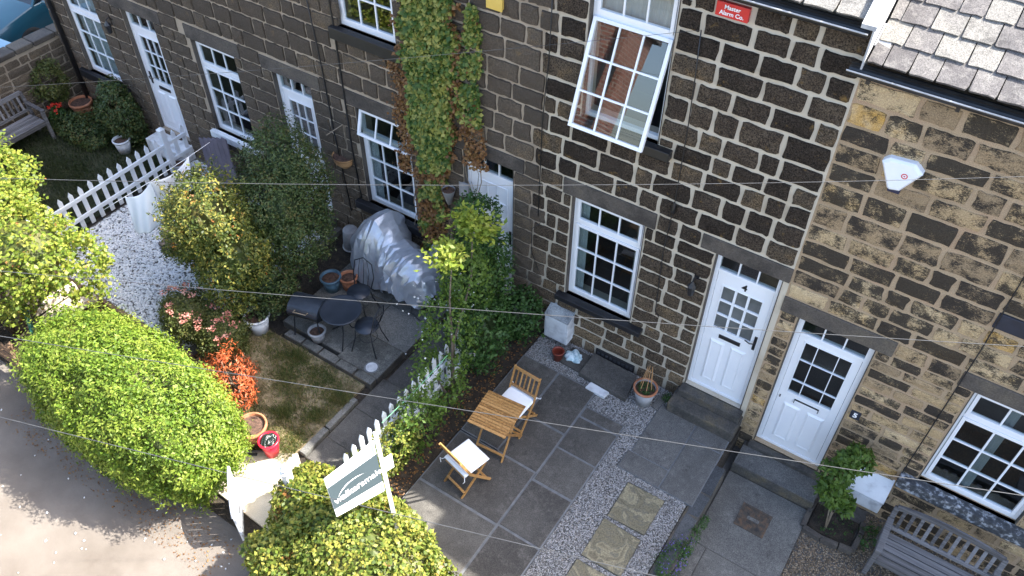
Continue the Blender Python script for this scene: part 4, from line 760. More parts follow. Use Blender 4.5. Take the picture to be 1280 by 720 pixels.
# ---------------------------------------------------------------- metal bistro set and terrace things
t = thing('round_table', 'round navy metal table on the raised slab terrace', 'table', (-5.48, -1.87, .11)); part('tabletop', G().lathe([(.285, -.03), (.30, -.022), (.30, -.004), (.288, 0), (.275, -.004), (.001, -.003)], (-5.48, -1.87, .72), 40, False), 'bluemetal', t, True)
for k in range(3):
    a = R(-60 + 120 * k); c_, s_ = math.cos(a), math.sin(a); part('leg', G().tube([(-5.48 + c_ * .2, -1.87 + s_ * .2, .70), (-5.48 + c_ * .06, -1.87 + s_ * .06, .45), (-5.48 + c_ * .1, -1.87 + s_ * .1, .3), (-5.48 + c_ * .28, -1.87 + s_ * .28, .12)], .010, 6), 'blackiron', t, True)
def metal_chair(label, loc, rz):
    t = thing('metal_chair', label, 'chair', loc, rz, 'thin black metal chairs with round seats'); part('seat', G().lathe([(.16, -.012), (.175, -.005), (.172, .006), (.001, .002)], (0, 0, .45), 30), 'bluemetal', t, True, local=True)
    for sx_, sy_ in ((-1, -1), (1, -1), (-1, 1), (1, 1)): part('leg', G().tube([(sx_ * .12, sy_ * .12, .445), (sx_ * .14, sy_ * .14, .25), (sx_ * .19, sy_ * .2, .0)], .009, 6), 'blackiron', t, True, local=True)
    part('back_frame', G().tube([(-.14, .13, .44), (-.17, .2, .62), (-.14, .24, .84), (0, .26, .92), (.14, .24, .84), (.17, .2, .62), (.14, .13, .44)], .009, 6), 'blackiron', t, True, local=True)
    for i in range(3): x = -.07 + .07 * i; part('back_bar', G().tube([(x, .15, .46), (x * 1.3, .21, .66), (x * .8, .252, .89)], .005, 5), 'blackiron', t, True, local=True)
    part('seat_ring', G().tube([(.13 * math.cos(k * .524), .13 * math.sin(k * .524), .22) for k in range(13)], .005, 5), 'blackiron', t, True, local=True); return t
metal_chair('black metal chair with a round seat on the path side of the round table', (-5.08, -1.80, .11), R(-78)); metal_chair('black metal chair tucked behind the round table, mostly hidden', (-5.62, -1.35, .11), R(12))
t = thing('barbecue', 'dark barrel barbecue with a curved lid beside the round table', 'barbecue', (-5.98, -2.05, .11)); V = []; F = []; n = 14; MB_ = Matrix.Translation((-5.98, -2.03, .62)) @ Matrix.Rotation(R(15), 4, 'Z')
for x in (-.24, .24):
    for k in range(n + 1): a = math.pi * k / n; V.append((x, -.2 * math.cos(a), .15 * math.sin(a)))
for k in range(n): F.append((k, k + 1, n + 2 + k, n + 1 + k))
F += [tuple(reversed(range(n + 1))), tuple(range(n + 1, 2 * n + 2))]; part('lid', G().add(V, F).xf(MB_), 'bluemetal', t); part('fire_bowl', G().add([(a, b, -c * .9 - .006) for a, b, c in V], [tuple(reversed(f)) for f in F]).xf(MB_), 'blackiron', t)
part('lid_handle', G().tube([(-.1, -.18, .08), (-.1, -.24, .1), (.1, -.24, .1), (.1, -.18, .08)], .008, 6).xf(MB_), 'deadwood', t)
for sx_, sy_ in ((-1, -1), (1, -1), (-1, 1), (1, 1)): part('leg', G().tube([(sx_ * .18, sy_ * .12, -.1), (sx_ * .22, sy_ * .17, -.51)], .011, 6).xf(MB_), 'blackiron', t)
def pot(name, label, loc, r0, r1, h, mt, rim=None, soil_='compost', group=None, n=28, rimh=.03):
    t = thing(name, label, 'pot', loc, group=group); part('pot_body', G().lathe([(r0, 0), (r1, h), (r1 - .014, h), (r1 - .02, h - .05), (r0 - .01, .02)], loc, n, True, True), mt, t, True)
    part('rim', G().lathe([(r1 - .004, h - rimh), (r1 + .012, h - rimh), (r1 + .012, h), (r1 - .014, h + .004), (r1 - .016, h - .01)], loc, n, False), rim or mt, t, True)
    if soil_: part('soil', G().lathe([(r1 - .015, h - .045), (r1 * .5, h - .03), (.001, h - .035)], loc, n, False), soil_, t, True)
    return t
def tuft(name, root, c, r, h, n, mt, size=.05): 
    P, N_ = crown([(c[0], c[1], c[2] + h / 2, r, r, h / 2)], n, seed=int(abs(c[0]) * 100), depth=1.2, lump=.2); return leaves(name, P, N_, size, LF[mt], root)
pot('plant_pot', 'blue glazed pot of dry soil behind the round table', (-6.33, -1.22, .11), .11, .155, .27, 'bluepot'); pot('plant_pot', 'orange terracotta pot beside the blue pot on the terrace', (-6.12, -1.05, .11), .10, .135, .25, 'terracotta')
pot('plant_pot', 'pale cream pot on the ground under the barrel barbecue', (-5.80, -2.12, .11), .09, .125, .2, 'greypot')
t = pot('plant_pot', 'white conical tub with greenery at the lawn corner under the dark shrub', (-6.72, -2.42, .0), .12, .19, .36, 'whitecab'); tuft('foliage', t, (-6.72, -2.42, .33), .2, .22, 500, 'dark')
t = thing('upturned_bin', 'grey plastic bin standing upside down by the motorbike', 'bin', (-6.72, -.3, .11)); part('body', G().lathe([(.15, 0), (.12, .36), (.11, .375), (.001, .375)], (-6.72, -.3, .11), 24), 'greypot', t, True); part('rim', G().lathe([(.15, 0), (.165, 0), (.165, .02), (.15, .025)], (-6.72, -.3, .11), 24), 'greypot', t, True)
t = pot('plant_pot', 'wide terracotta pot of bare compost at the end of the clipped hedge', (-5.36, -3.86, .02), .14, .20, .31, 'terracotta', rimh=.05)
t = pot('plant_pot', 'glossy red pot on the sunlit pale concrete holding a black bag', (-5.0, -3.9, .02), .085, .13, .31, 'redpot', soil_=None, rimh=.02)
bm = bmesh.new(); bmesh.ops.create_icosphere(bm, subdivisions=4, radius=.115)
for v in bm.verts:
    p = v.co * 22; k = 1 + .16 * math.sin(p.x * 1.9 + p.y) * math.cos(p.y * 1.3 - p.z * 1.6) + .07 * math.sin(p.x * 5 + p.z * 4); v.co = Vector((v.co.x * k, v.co.y * k, v.co.z * k * .62))
me = bpy.data.meshes.new('bin_bag'); bm.to_mesh(me); bm.free(); me.materials.append(MT['bagblack']); o = link('bin_bag', me, None, (-5.0, -3.9, .30)); tag(o, 'crumpled black plastic bag stuffed in the red pot', 'bag')
t = pot('plant_pot', 'grey pot with terracotta rim and bamboo canes left of the doorstep', (-1.30, -.40, .0), .105, .16, .34, 'greypot', 'terracotta', rimh=.02)
for k in range(6): a = k * 1.05; part('cane', G().tube([(-1.30 + .09 * math.cos(a), -.40 + .09 * math.sin(a), .28), (-1.30 + .035 * math.cos(a), -.36 + .035 * math.sin(a), .72)], .005, 5), 'cane', t)
tuft('foliage', t, (-1.30, -.40, .29), .11, .08, 500, 'rowan', .03)
t = thing('plant_pot', 'small empty rust-red pot in front of the left meter cabinet', 'pot', (-2.70, -.40, 0)); part('pot_body', G().lathe([(.06, 0), (.085, .17), (.09, .17), (.09, .19), (.078, .19), (.072, .15), (.054, .02), (.001, .02)], (-2.70, -.40, 0), 24), 'redplastic', t, True)
bm = bmesh.new(); bmesh.ops.create_icosphere(bm, subdivisions=4, radius=.13)
for v in bm.verts: p = v.co * 16; k = 1 + .14 * math.sin(p.x * 2 + p.y * 1.4) + .08 * math.sin(p.y * 4 - p.x * 3); v.co = Vector((v.co.x * k * 1.0, v.co.y * k * .85, max(-.03, v.co.z * .42 + .012 * math.sin(p.x * 3 + p.y * 2))))
me = bpy.data.meshes.new('compost_bag'); bm.to_mesh(me); bm.free(); me.materials.append(MT['tarp']); tag(link('compost_bag', me, None, (-2.50, -.26, .05)), 'crumpled pale blue plastic bag beside the small rust-red pot', 'bag')
def quadslab(name, label, cat, pts, z, th, mt, bev=.008):
    g = G(); n = len(pts); V = [(x, y_, z - th) for x, y_ in pts] + [(x, y_, z) for x, y_ in pts]; g.add(V, [tuple(reversed(range(n))), tuple(range(n, 2 * n))] + [(i, (i + 1) % n, n + (i + 1) % n, n + i) for i in range(n)])
    return tag(part(name, g, mt, None, bevel=bev), label, cat)
quadslab('stone_slab', 'thick dark stone slab lying against the wall beneath the air brick', 'slab', [(-2.28, -.51), (-1.50, -.56), (-1.56, -.11), (-2.28, -.07)], .10, .09, 'slab'); quadslab('stone_slab', 'smaller dark slab under the crumpled blue bag', 'slab', [(-2.66, -.44), (-2.3, -.46), (-2.3, -.1), (-2.62, -.1)], .035, .03, 'slab'); quadslab('grey_brick', 'single pale grey brick on the chippings in front of the thick stone slab', 'brick', [(-2.09, -.66), (-1.78, -.67), (-1.76, -.55), (-2.07, -.53)], .055, .05, 'whitecab')
quadslab('slate_offcut', 'broken grey slate lying between the cane pot and the doorstep', 'slate', [(-1.16, -.42), (-1.07, -.43), (-1.04, -.2), (-1.15, -.18)], .03, .02, 'slab4', .003)
t = thing('hand_brush', 'dark hand brush lying on the pale concrete left of the red pot', 'brush', (-5.22, -4.05, .03)); part('bristles', G().beam((-5.30, -4.12, .04), (-5.16, -4.02, .04), .07, .04), 'blackiron', t, bevel=.008); part('wooden_back', G().beam((-5.31, -4.125, .07), (-5.02, -3.92, .075), .035, .02), 'grey_wood', t, bevel=.004)
t = thing('path_cover', 'round pale stopcock cover set in the terrace near its corner', 'cover', (-4.80, -2.1, .11)); part('lid', G().lathe([(.085, .004), (.085, .012), (.07, .014), (.001, .014)], (-4.80, -2.1, .108), 24), 'whitecab', t); part('collar', G().lathe([(.11, .0), (.11, .008), (.087, .009), (.087, .002)], (-4.80, -2.1, .108), 24, False), 'pointing', t)
# drain cover
t = thing('drain_cover', 'rusty square iron drain cover set in the concrete yard', 'drain cover', (.68, -1.0, -.42)); part('frame', wall_with_holes(.48, .88, -1.19, -.82, [(.51, .85, -1.16, -.85)], -.01, .012).xf(Matrix.Translation((0, 0, -.42)) @ Matrix(((1, 0, 0, 0), (0, 0, 1, 0), (0, 1, 0, 0), (0, 0, 0, 1)))), 'drain', t)
part('plate', G().box(.512, .848, -1.158, -.852, -.43, -.412), 'drain', t); part('badge', G().box(.60, .76, -1.03, -.98, -.41, -.405), 'concrete', t)
for i in range(7):
    for s_ in (-1, 1): part('rib', G().beam((.53 + i * .045, -1.0 + s_ * .045, -.409), (.55 + i * .045, -1.0 + s_ * .14, -.409), .012, .008), 'drain', t)

# ---------------------------------------------------------------- covered motorbike
t = thing('covered_motorbike', 'motorbike under a crumpled silver cover parked along the wall under the window', 'motorbike', (-5.5, -.5, .11))
A = Vector((-6.38, -.30, 0)); B = Vector((-4.62, -.80, 0)); ax = (B - A); AL = ax.length; ax.normalize(); sd = Vector((-ax.y, ax.x, 0))
st = [(0, .62, .08), (.06, .88, .24), (.16, 1.10, .38), (.27, 1.30, .46), (.34, 1.34, .42), (.42, 1.18, .36), (.52, 1.02, .33), (.64, 1.0, .35), (.76, 1.03, .33), (.86, .92, .30), (.94, .78, .22), (1, .58, .08)]
def lerp_st(t_):
    for a, b in zip(st, st[1:]):
        if t_ <= b[0]: k = (t_ - a[0]) / (b[0] - a[0]); k = k * k * (3 - 2 * k) * .5 + k * .5; return [a[i] + (b[i] - a[i]) * k for i in range(3)]
    return st[-1]
nu, nv = 44, 16; V = []; F = []; rr = random.Random(9)
crease = [rr.uniform(-1, 1) for _ in range(nu + 3)]
for i in range(nu + 1):
    u = i / nu; _, top, hw = lerp_st(min(1, max(0, u)))
    for j in range(nv + 1):
        v = -1 + 2 * j / nv; a = abs(v); s_ = 1 if v > 0 else -1
        hem = .20 + .05 * math.sin(u * 9 + 1) + (.14 if u > .5 else 0) * (s_ < 0) + .03 * math.sin(u * 31)
        y_ = s_ * hw * ((1 - (1 - min(1, a / .5)) ** 1.6) if a < .5 else 1 + .25 * (a - .5)); zc = top - (top - hem) * (max(0, a - .10) / .90) ** 1.2
        k = min(1, a * 2.2); f = k * (.020 * crease[(i + int(j * .35 * (1 if i % 3 else -1))) % (nu + 1)] + .009 * rr.uniform(-1, 1) + .024 * math.sin(i * 1.15 + 2.2 * math.sin(j * .5))) + .010 * rr.uniform(-1, 1)
        uu = u + rr.uniform(-.3, .3) / nu + .03 * math.sin(v * 3 + u * 8) * k
        p = A + ax * (uu * AL) + sd * (y_ + s_ * f * 1.3 * min(1, a * 2)); V.append((p.x, p.y, .02 + zc + f * (1 - a * .6) + rr.uniform(-.006, .006)))
for i in range(nu):
    for j in range(nv):
        k = i * (nv + 1) + j; q = (k, k + 1, k + nv + 2, k + nv + 1)
        F += [(q[0], q[1], q[2]), (q[0], q[2], q[3])] if (i * 7 + j * 3) % 5 < 3 else [(q[0], q[1], q[3]), (q[1], q[2], q[3])]
cv = part('silver_cover', G().add(V, F), 'silver', t, True)
sb_ = cv.modifiers.new('soften', 'SUBSURF'); sb_.levels = sb_.render_levels = 1; sb_.subdivision_type = 'SIMPLE'
es = cv.modifiers.new('creases', 'EDGE_SPLIT'); es.split_angle = R(26)
def wheel(nm, c, r, w_, axd, root):
    M = Matrix.Translation(c) @ Vector(axd).to_track_quat('Z', 'X').to_matrix().to_4x4(); g = G().lathe([(r - .09, -w_ / 2), (r - .02, -w_ / 2), (r, -w_ / 4), (r, w_ / 4), (r - .02, w_ / 2), (r - .09, w_ / 2), (r - .09, -w_ / 2)], (0, 0, 0), 28, False).xf(M)
    o = part(nm, g, 'tyre', root, True); part('rim', G().lathe([(.03, -w_ / 3), (r - .085, -w_ / 3), (r - .085, w_ / 3), (.03, w_ / 3)], (0, 0, 0), 20, True, True).xf(M), 'rim', o); return o
wheel('wheel', A + ax * .17 * AL + Vector((0, -.05, .41)), .30, .12, sd, t); wheel('wheel', A + ax * .82 * AL + Vector((0, -.03, .41)), .30, .15, sd, t)
o = part('cover_cord', G().tube([(-5.1, -.72, .3), (-5.0, -.95, .13), (-4.75, -1.02, .12), (-4.55, -.9, .14), (-4.6, -.8, .3)], .008, 6), 'wire', t)
g = G().add([(-5.16, -.02, .88), (-4.68, -.02, .86), (-4.60, -.42, .80), (-5.0, -.36, .84), (-5.16, -.02, .12), (-4.68, -.02, .12), (-4.60, -.42, .12), (-5.0, -.36, .12)], [(0, 1, 2, 3), (7, 6, 5, 4), (0, 3, 7, 4), (3, 2, 6, 7), (2, 1, 5, 6)])
t = thing('storage_box', 'pale grey box with a flat lid behind the motorbike against the wall', 'box', (-4.9, -.2, .11)); part('case', g, 'greypot', t, bevel=.01); part('lid', G().add([(-5.18, -.01, .885), (-4.66, -.01, .865), (-4.58, -.45, .805), (-5.02, -.39, .845), (-5.18, -.01, .91), (-4.66, -.01, .89), (-4.58, -.45, .83), (-5.02, -.39, .87)], [(0, 3, 2, 1), (4, 5, 6, 7), (0, 1, 5, 4), (1, 2, 6, 5), (2, 3, 7, 6), (3, 0, 4, 7)]), 'mossy', t)

# ---------------------------------------------------------------- benches
def bench(label, loc, rz, L=1.25, nslat=11, arch=.08, seat=.43):
    t = thing('garden_bench', label, 'bench', loc, rz); P = lambda nm, g, bv=.005: part(nm, g, 'grey_wood', t, local=True, bevel=bv); a = L / 2
    for s_ in (-1, 1):
        P('leg', G().box(s_ * a - .03, s_ * a + .03, -.46, -.40, 0, .62)); P('leg', G().beam((s_ * a, .02, 0), (s_ * a, .0, .45), .06, .05)); P('back_post', G().beam((s_ * a, .0, .44), (s_ * a, .09, .84), .06, .045))
        P('armrest', G().beam((s_ * a, -.49, .635), (s_ * a, .04, .64), .075, .028)); P('side_rail', G().beam((s_ * a, -.42, .33), (s_ * a, 0, .33), .03, .07))
    for i in range(5): y_ = -.42 + .095 * i; P('seat_slat', G().box(-a + .035, a - .035, y_ - .04, y_ + .04, seat - .022 - .004 * i, seat - .004 * i))
    P('front_rail', G().box(-a + .03, a - .03, -.455, -.43, seat - .10, seat - .024))
    n = 14; V = []; F = []
    for i in range(n + 1):
        x = -a + 2 * a * i / n; zz = .84 + arch * (1 - (x / a) ** 2); yy = .09 + .02 * (zz - .84)
        V += [(x, yy - .02, zz - .045), (x, yy + .02, zz - .045), (x, yy + .02, zz + .03), (x, yy - .02, zz + .03)]
    for i in range(n):
        for k in range(4): F.append((4 * i + k, 4 * i + (k + 1) % 4, 4 * i + 4 + (k + 1) % 4, 4 * i + 4 + k))
    F += [(3, 2, 1, 0), (4 * n, 4 * n + 1, 4 * n + 2, 4 * n + 3)]; P('top_rail', G().add(V, F), .004); P('lower_rail', G().beam((-a, .02, .50), (a, .02, .50), .03, .06))
    for i in range(nslat): x = -a + (i + 1) * 2 * a / (nslat + 1); P('back_slat', G().beam((x, .022, .52), (x, .088, .81 + arch * (1 - (x / a) ** 2)), .042, .016, up=(0, 1, 0)), .003)
    return t
bench('weathered grey bench with arched back under the right-hand window', (2.74, -.45, -.46), 0, 1.25, 11); bench('weathered grey slatted bench against the low stone wall on the shaded lawn', (-13.95, -1.85, .01), R(90), 1.5, 14, 0.0)

# ---------------------------------------------------------------- fences, gate, walls
def pickets(label, x, y0, y1, n, top, loc_z, lean=.0, wd=.075, post=(), rails=(.28, .62)):
    t = thing('picket_fence', label, 'fence', (x, (y0 + y1) / 2, loc_z))
    for zr in rails: part('rail', G().box(x + .012, x + .045, y0 - .05, y1 + .05, loc_z + zr - .035, loc_z + zr + .035), 'whitepaint', t, bevel=.004)
    for i in range(n):
        y_ = y0 + (y1 - y0) * i / (n - 1) + random.uniform(-.006, .006); h_ = top + random.uniform(-.012, .012); dx = random.uniform(-.006, .006); a = wd / 2
        V = [(x - .01 + dx * 0, y_ - a, loc_z + .05), (x - .01, y_ + a, loc_z + .05), (x - .01 + dx, y_ + a, loc_z + h_ - .07), (x - .01 + dx, y_, loc_z + h_), (x - .01 + dx, y_ - a, loc_z + h_ - .07)]; V += [(p[0] + .02, p[1], p[2]) for p in V]
        part('picket', G().add(V, [(4, 3, 2, 1, 0), (5, 6, 7, 8, 9)] + [(k, (k + 1) % 5, 5 + (k + 1) % 5, 5 + k) for k in range(5)]), 'whitepaint', t)
    for py in post: part('post', G().box(x - .04, x + .06, py - .05, py + .05, loc_z, loc_z + top + .12).add([(x - .05, py - .06, loc_z + top + .12), (x + .07, py - .06, loc_z + top + .12), (x + .07, py + .06, loc_z + top + .12), (x - .05, py + .06, loc_z + top + .12), (x + .01, py, loc_z + top + .17)], [(0, 1, 4), (1, 2, 4), (2, 3, 4), (3, 0, 4), (3, 2, 1, 0)]), 'whitepaint', t, bevel=.003)
    return t
pickets('white picket fence between the shaded lawn and the white gravel', -10.82, -3.4, -.12, 18, .82, 0, post=(-.52, -3.5)); pickets('white picket fence along the soil bed behind the sale board', -3.72, -3.75, -1.1, 19, .92, 0, wd=.07)
t = thing('garden_gate', 'sunlit white wooden gate standing ajar between the two hedges', 'gate', (-4.83, -4.60, -.05)); A = Vector((-4.84, -4.62, 0)); B = Vector((-4.40, -5.02, 0)); d = (B - A).normalized(); nrm = Vector((-d.y, d.x, 0)); n = 7
for i in range(n):
    u0, u1 = i / n + .006, (i + 1) / n - .006; zt = lambda u: .55 + .26 * math.sqrt(max(0, 1 - (u * .97) ** 2)) - .06; p0, p1 = A.lerp(B, u0), A.lerp(B, u1); V = [(p0.x, p0.y, .02), (p1.x, p1.y, .02), (p1.x, p1.y, zt(u1)), (p0.x, p0.y, zt(u0))]; V += [(a + nrm.x * .02, b + nrm.y * .02, c) for a, b, c in V]
    part('board', G().add(V, [(0, 1, 2, 3), (7, 6, 5, 4), (0, 4, 5, 1), (1, 5, 6, 2), (2, 6, 7, 3), (3, 7, 4, 0)]), 'whitepaint', t, bevel=.003)
for zz in (.2, .48): part('rail', G().beam(A + nrm * .032 + Vector((0, 0, zz)), B + nrm * .032 + Vector((0, 0, zz)), .022, .07), 'whitepaint', t)
part('curved_top', G().tube([A.lerp(B, u) + Vector((nrm.x * .01, nrm.y * .01, .51 + .26 * math.sqrt(max(0, 1 - (u * .97) ** 2)))) for u in [k / 10 for k in range(11)]], .022, 6), 'whitepaint', t, True)
boxthing('gate_post', 'white painted gate post poking out of the hedge beside the pale path', 'post', [('shaft', G().box(-4.11, -4.01, -4.42, -4.32, -.05, 1.0), 'whitepaint', .006), ('cap', G().lathe([(.07, 0), (.075, .03), (.05, .06), (.06, .1), (.03, .14), (.001, .15)], (-4.06, -4.37, 1.0), 12), 'whitepaint', 0)], (-4.06, -4.37, 0))
t = thing('garden_wall', 'low weathered stone wall closing off the far end of the shaded lawn', 'wall', (-14.33, -2.3, 0)); part('core', G().box(-14.45, -14.21, -4.9, .25, -.1, 1.44), 'mortar3', t)
fill_stones('small', -4.9, .2, [0, .17, .35, .52, .70, .86, 1.03, 1.2, 1.36], [], t, .33, .02, .02, 'y', -14.21, lim=160)
yy = -4.9
while yy < .2: l = random.uniform(.3, .5); part('coping_stone', G().box(-14.5, -14.17, yy + .008, min(yy + l, .24) - .008, 1.42, 1.52), 'lintel', t, bevel=.02); yy += l
t = thing('purple_screen', 'dark purple timber panel standing under the window behind the golden shrub', 'panel', (-9.65, -.33, 0))
for i in range(6): x = -10.02 + i * .125; part('board', G().box(x, x + .12, -.35, -.325, 0, .98 + i * .05), 'purple', t, bevel=.003)
part('rail', G().box(-10.02, -9.27, -.322, -.295, .6, .68), 'purple', t)
t = thing('timber_steps', 'two sunlit pale sleepers stepping through the planting at the far hedge end', 'steps', (-9.5, -3.8, .1))
for a, b in (((-9.72, -4.15, .16), (-9.62, -3.45, .2)), ((-9.38, -4.2, .12), (-9.22, -3.4, .16))): part('sleeper', G().beam(a, b, .13, .12), 'log', t, bevel=.008)
part('packed_earth', G().box(-9.62, -9.34, -4.1, -3.5, 0, .09), 'pale', t)
t = thing('timber_fence', 'low brown timber rail fence at the far lane corner under the sunlit tree', 'fence', (-10.3, -4.85, 0))
for i in range(4): part('post', G().box(-11.4 + i * .8, -11.32 + i * .8, -4.9, -4.82, -.1, .6), 'brownfence', t, bevel=.004)
for zz in (.2, .38, .55): part('rail', G().box(-11.5, -8.85, -4.93, -4.9, zz - .05, zz + .05), 'brownfence', t, bevel=.003)
tag(part('green_tarpaulin', G().tube([(-9.28, -4.35, .75), (-9.1, -4.45, .55), (-8.95, -4.55, .42), (-8.8, -4.6, .4)], [.05, .035, .03, .05], 8), 'green_hose', None, True), 'dark green rolled tarpaulin under the sunlit tree beside the clipped hedge', 'tarpaulin')
tag(part('green_cane', G().tube([(-3.42, -2.05, 1.25), (-3.48, -2.6, 1.12), (-3.58, -3.2, 1.0)], .0045, 6), 'green_line', None), 'bright green plastic cane slanting over the picket tops', 'cane')

# ---------------------------------------------------------------- sale board
t = thing('sale_board', 'grey and white sale board lettered walkersmale on a leaning white post above the hedge', 'sign', (-2.6, -4.2, 0))
TL, TR_, BR_, BL = Vector((-3.0, -4.62, 2.15)), Vector((-2.85, -4.02, 2.2)), Vector((-2.72, -4.11, 1.49)), Vector((-2.89, -4.67, 1.59))
n_ = (TL - TR_).cross(BR_ - TR_).normalized(); n_ = n_ if n_.x > 0 else -n_
def on(u, v, o=0.): p = (TL.lerp(TR_, u)).lerp(BL.lerp(BR_, u), v); return p + n_ * o
def plate(nm, u0, u1, v0, v1, o0, o1, mt): 
    c = [on(u0, v0, o0), on(u1, v0, o0), on(u1, v1, o0), on(u0, v1, o0), on(u0, v0, o1), on(u1, v0, o1), on(u1, v1, o1), on(u0, v1, o1)]; return part(nm, G().add(c, [(0, 3, 2, 1), (4, 5, 6, 7), (0, 1, 5, 4), (1, 2, 6, 5), (2, 3, 7, 6), (3, 0, 4, 7)]), mt, t)
plate('board', 0, 1, 0, 1, -.012, 0, 'signwhite'); plate('grey_band', 0.002, .998, .235, .80, 0, .003, 'signgrey'); plate('blue_stripe', .93, .985, .02, .22, 0, .004, 'signblue'); plate('blue_stripe', .93, .985, .82, .98, 0, .004, 'signblue')
dn = (BR_ - TR_).normalized(); top_ = TR_ - dn * .10 + (TR_ - TL).normalized() * .04; part('post', G().beam(top_, top_ + dn * 2.25, .045, .045), 'signwhite', t, bevel=.003); plate('side_tab', 1.09, 1.28, .42, .66, -.012, .004, 'signwhite')
ex = (on(1, .5) - on(0, .5)); W_ = ex.length; ex.normalize(); ey = (on(.5, 0) - on(.5, 1)).normalized(); ez = ex.cross(ey).normalized(); ey2 = ez.cross(ex); c = on(.5, .62, .0035)
MS = Matrix(((ex.x, ey2.x, ez.x, c.x), (ex.y, ey2.y, ez.y, c.y), (ex.z, ey2.z, ez.z, c.z), (0, 0, 0, 1))); text('walker', .118, MS @ Matrix.Translation((-.272, 0, 0)) @ Matrix.Rotation(R(3), 4, 'Z'), 'white', t, bold=.0025, align='LEFT'); text('smale', .118, MS @ Matrix.Translation((.048, .012, 0)) @ Matrix.Rotation(R(3), 4, 'Z'), 'white', t, bold=.0003, align='LEFT')
arc = []; m_ = 16; V = []
for k in range(m_ + 1): a = R(155 - 105 * k / m_); th = .0075 * math.sin(math.pi * min(1, .12 + k / m_)); q = [(.01 + .25 * math.cos(a), -.04 + .185 * math.sin(a) - th), (.01 + .25 * math.cos(a), -.04 + .185 * math.sin(a) + th)]; V += [tuple(MS @ Vector((x, y_, .001))) for x, y_ in q]
part('arc_emblem', G().add(V, [(2 * k, 2 * k + 2, 2 * k + 3, 2 * k + 1) for k in range(m_)]), 'white', t)

# ---------------------------------------------------------------- washing
def sheet(label, P0, P1, Q0, Q1, seed, wav=.07):
    t = thing('hanging_sheet', label, 'sheet', tuple(Vector(P0).lerp(Vector(P1), .5)), group='white sheets on the line'); V = []; n, m_ = 40, 30; r2 = random.Random(seed); ph = [r2.uniform(0, 6) for _ in range(4)]
    for j in range(m_ + 1):
        for i in range(n + 1):
            u, v = i / n, j / m_; a = Vector(P0).lerp(Vector(P1), u); b = Vector(Q0).lerp(Vector(Q1), u); p = a.lerp(b, v); p.z -= .10 * math.sin(math.pi * u) * (1 - v); wv = wav * v ** .6 * (math.sin(u * 6.5 + ph[0] + v) + .35 * math.sin(u * 17 + ph[1] + v * 3)); d = (Vector(P1) - Vector(P0)).normalized(); p += Vector((-d.y, d.x, 0)) * wv; V.append(tuple(p))
    F = [(j * (n + 1) + i, j * (n + 1) + i + 1, (j + 1) * (n + 1) + i + 1, (j + 1) * (n + 1) + i) for j in range(m_) for i in range(n)]; o = part('cloth', G().add(V, F), 'blue_cloth', t, True); so_ = o.modifiers.new('thick', 'SOLIDIFY'); so_.thickness = .004; return t
def at(px, py, z):
    d = fx * 1053.386 + rx * (px - 640) - ux * (py - 360); k = (z - 9.58) / d.z; return (1.05 + d.x * k, -7.4 + d.y * k, z)
sheet('left white sheet pegged to a point over the white gravel', at(156, 246, 1.72), at(188, 227, 2.0), at(168, 294, 1.1), at(206, 282, 1.25), 1, .06); sheet('right white sheet on the line, half behind the golden shrub', at(188, 227, 2.0), at(236, 196, 2.1), at(205, 270, 1.2), at(244, 286, 1.05), 5, .05)
cable('thin white washing line holding the two sheets', [at(130, 262, 1.6), at(156, 246, 1.72), at(188, 227, 2.0), at(236, 196, 2.1), at(262, 178, 2.15)], .004, 'white', 'washing_line')
pot('plant_pot', 'white bucket pot of dried stems beside the far end of the picket fence', (-12.05, -.62, .02), .11, .15, .28, 'whitecab'); t = pot('plant_pot', 'large terracotta pot at the corner of the shaded lawn under the far window', (-13.66, -.28, .02), .15, .21, .33, 'terracotta', rimh=.05)
pot('plant_pot', 'pinkish empty pot standing by the farthest white doorstep', (-10.72, -.45, .02), .1, .14, .2, 'greypot')

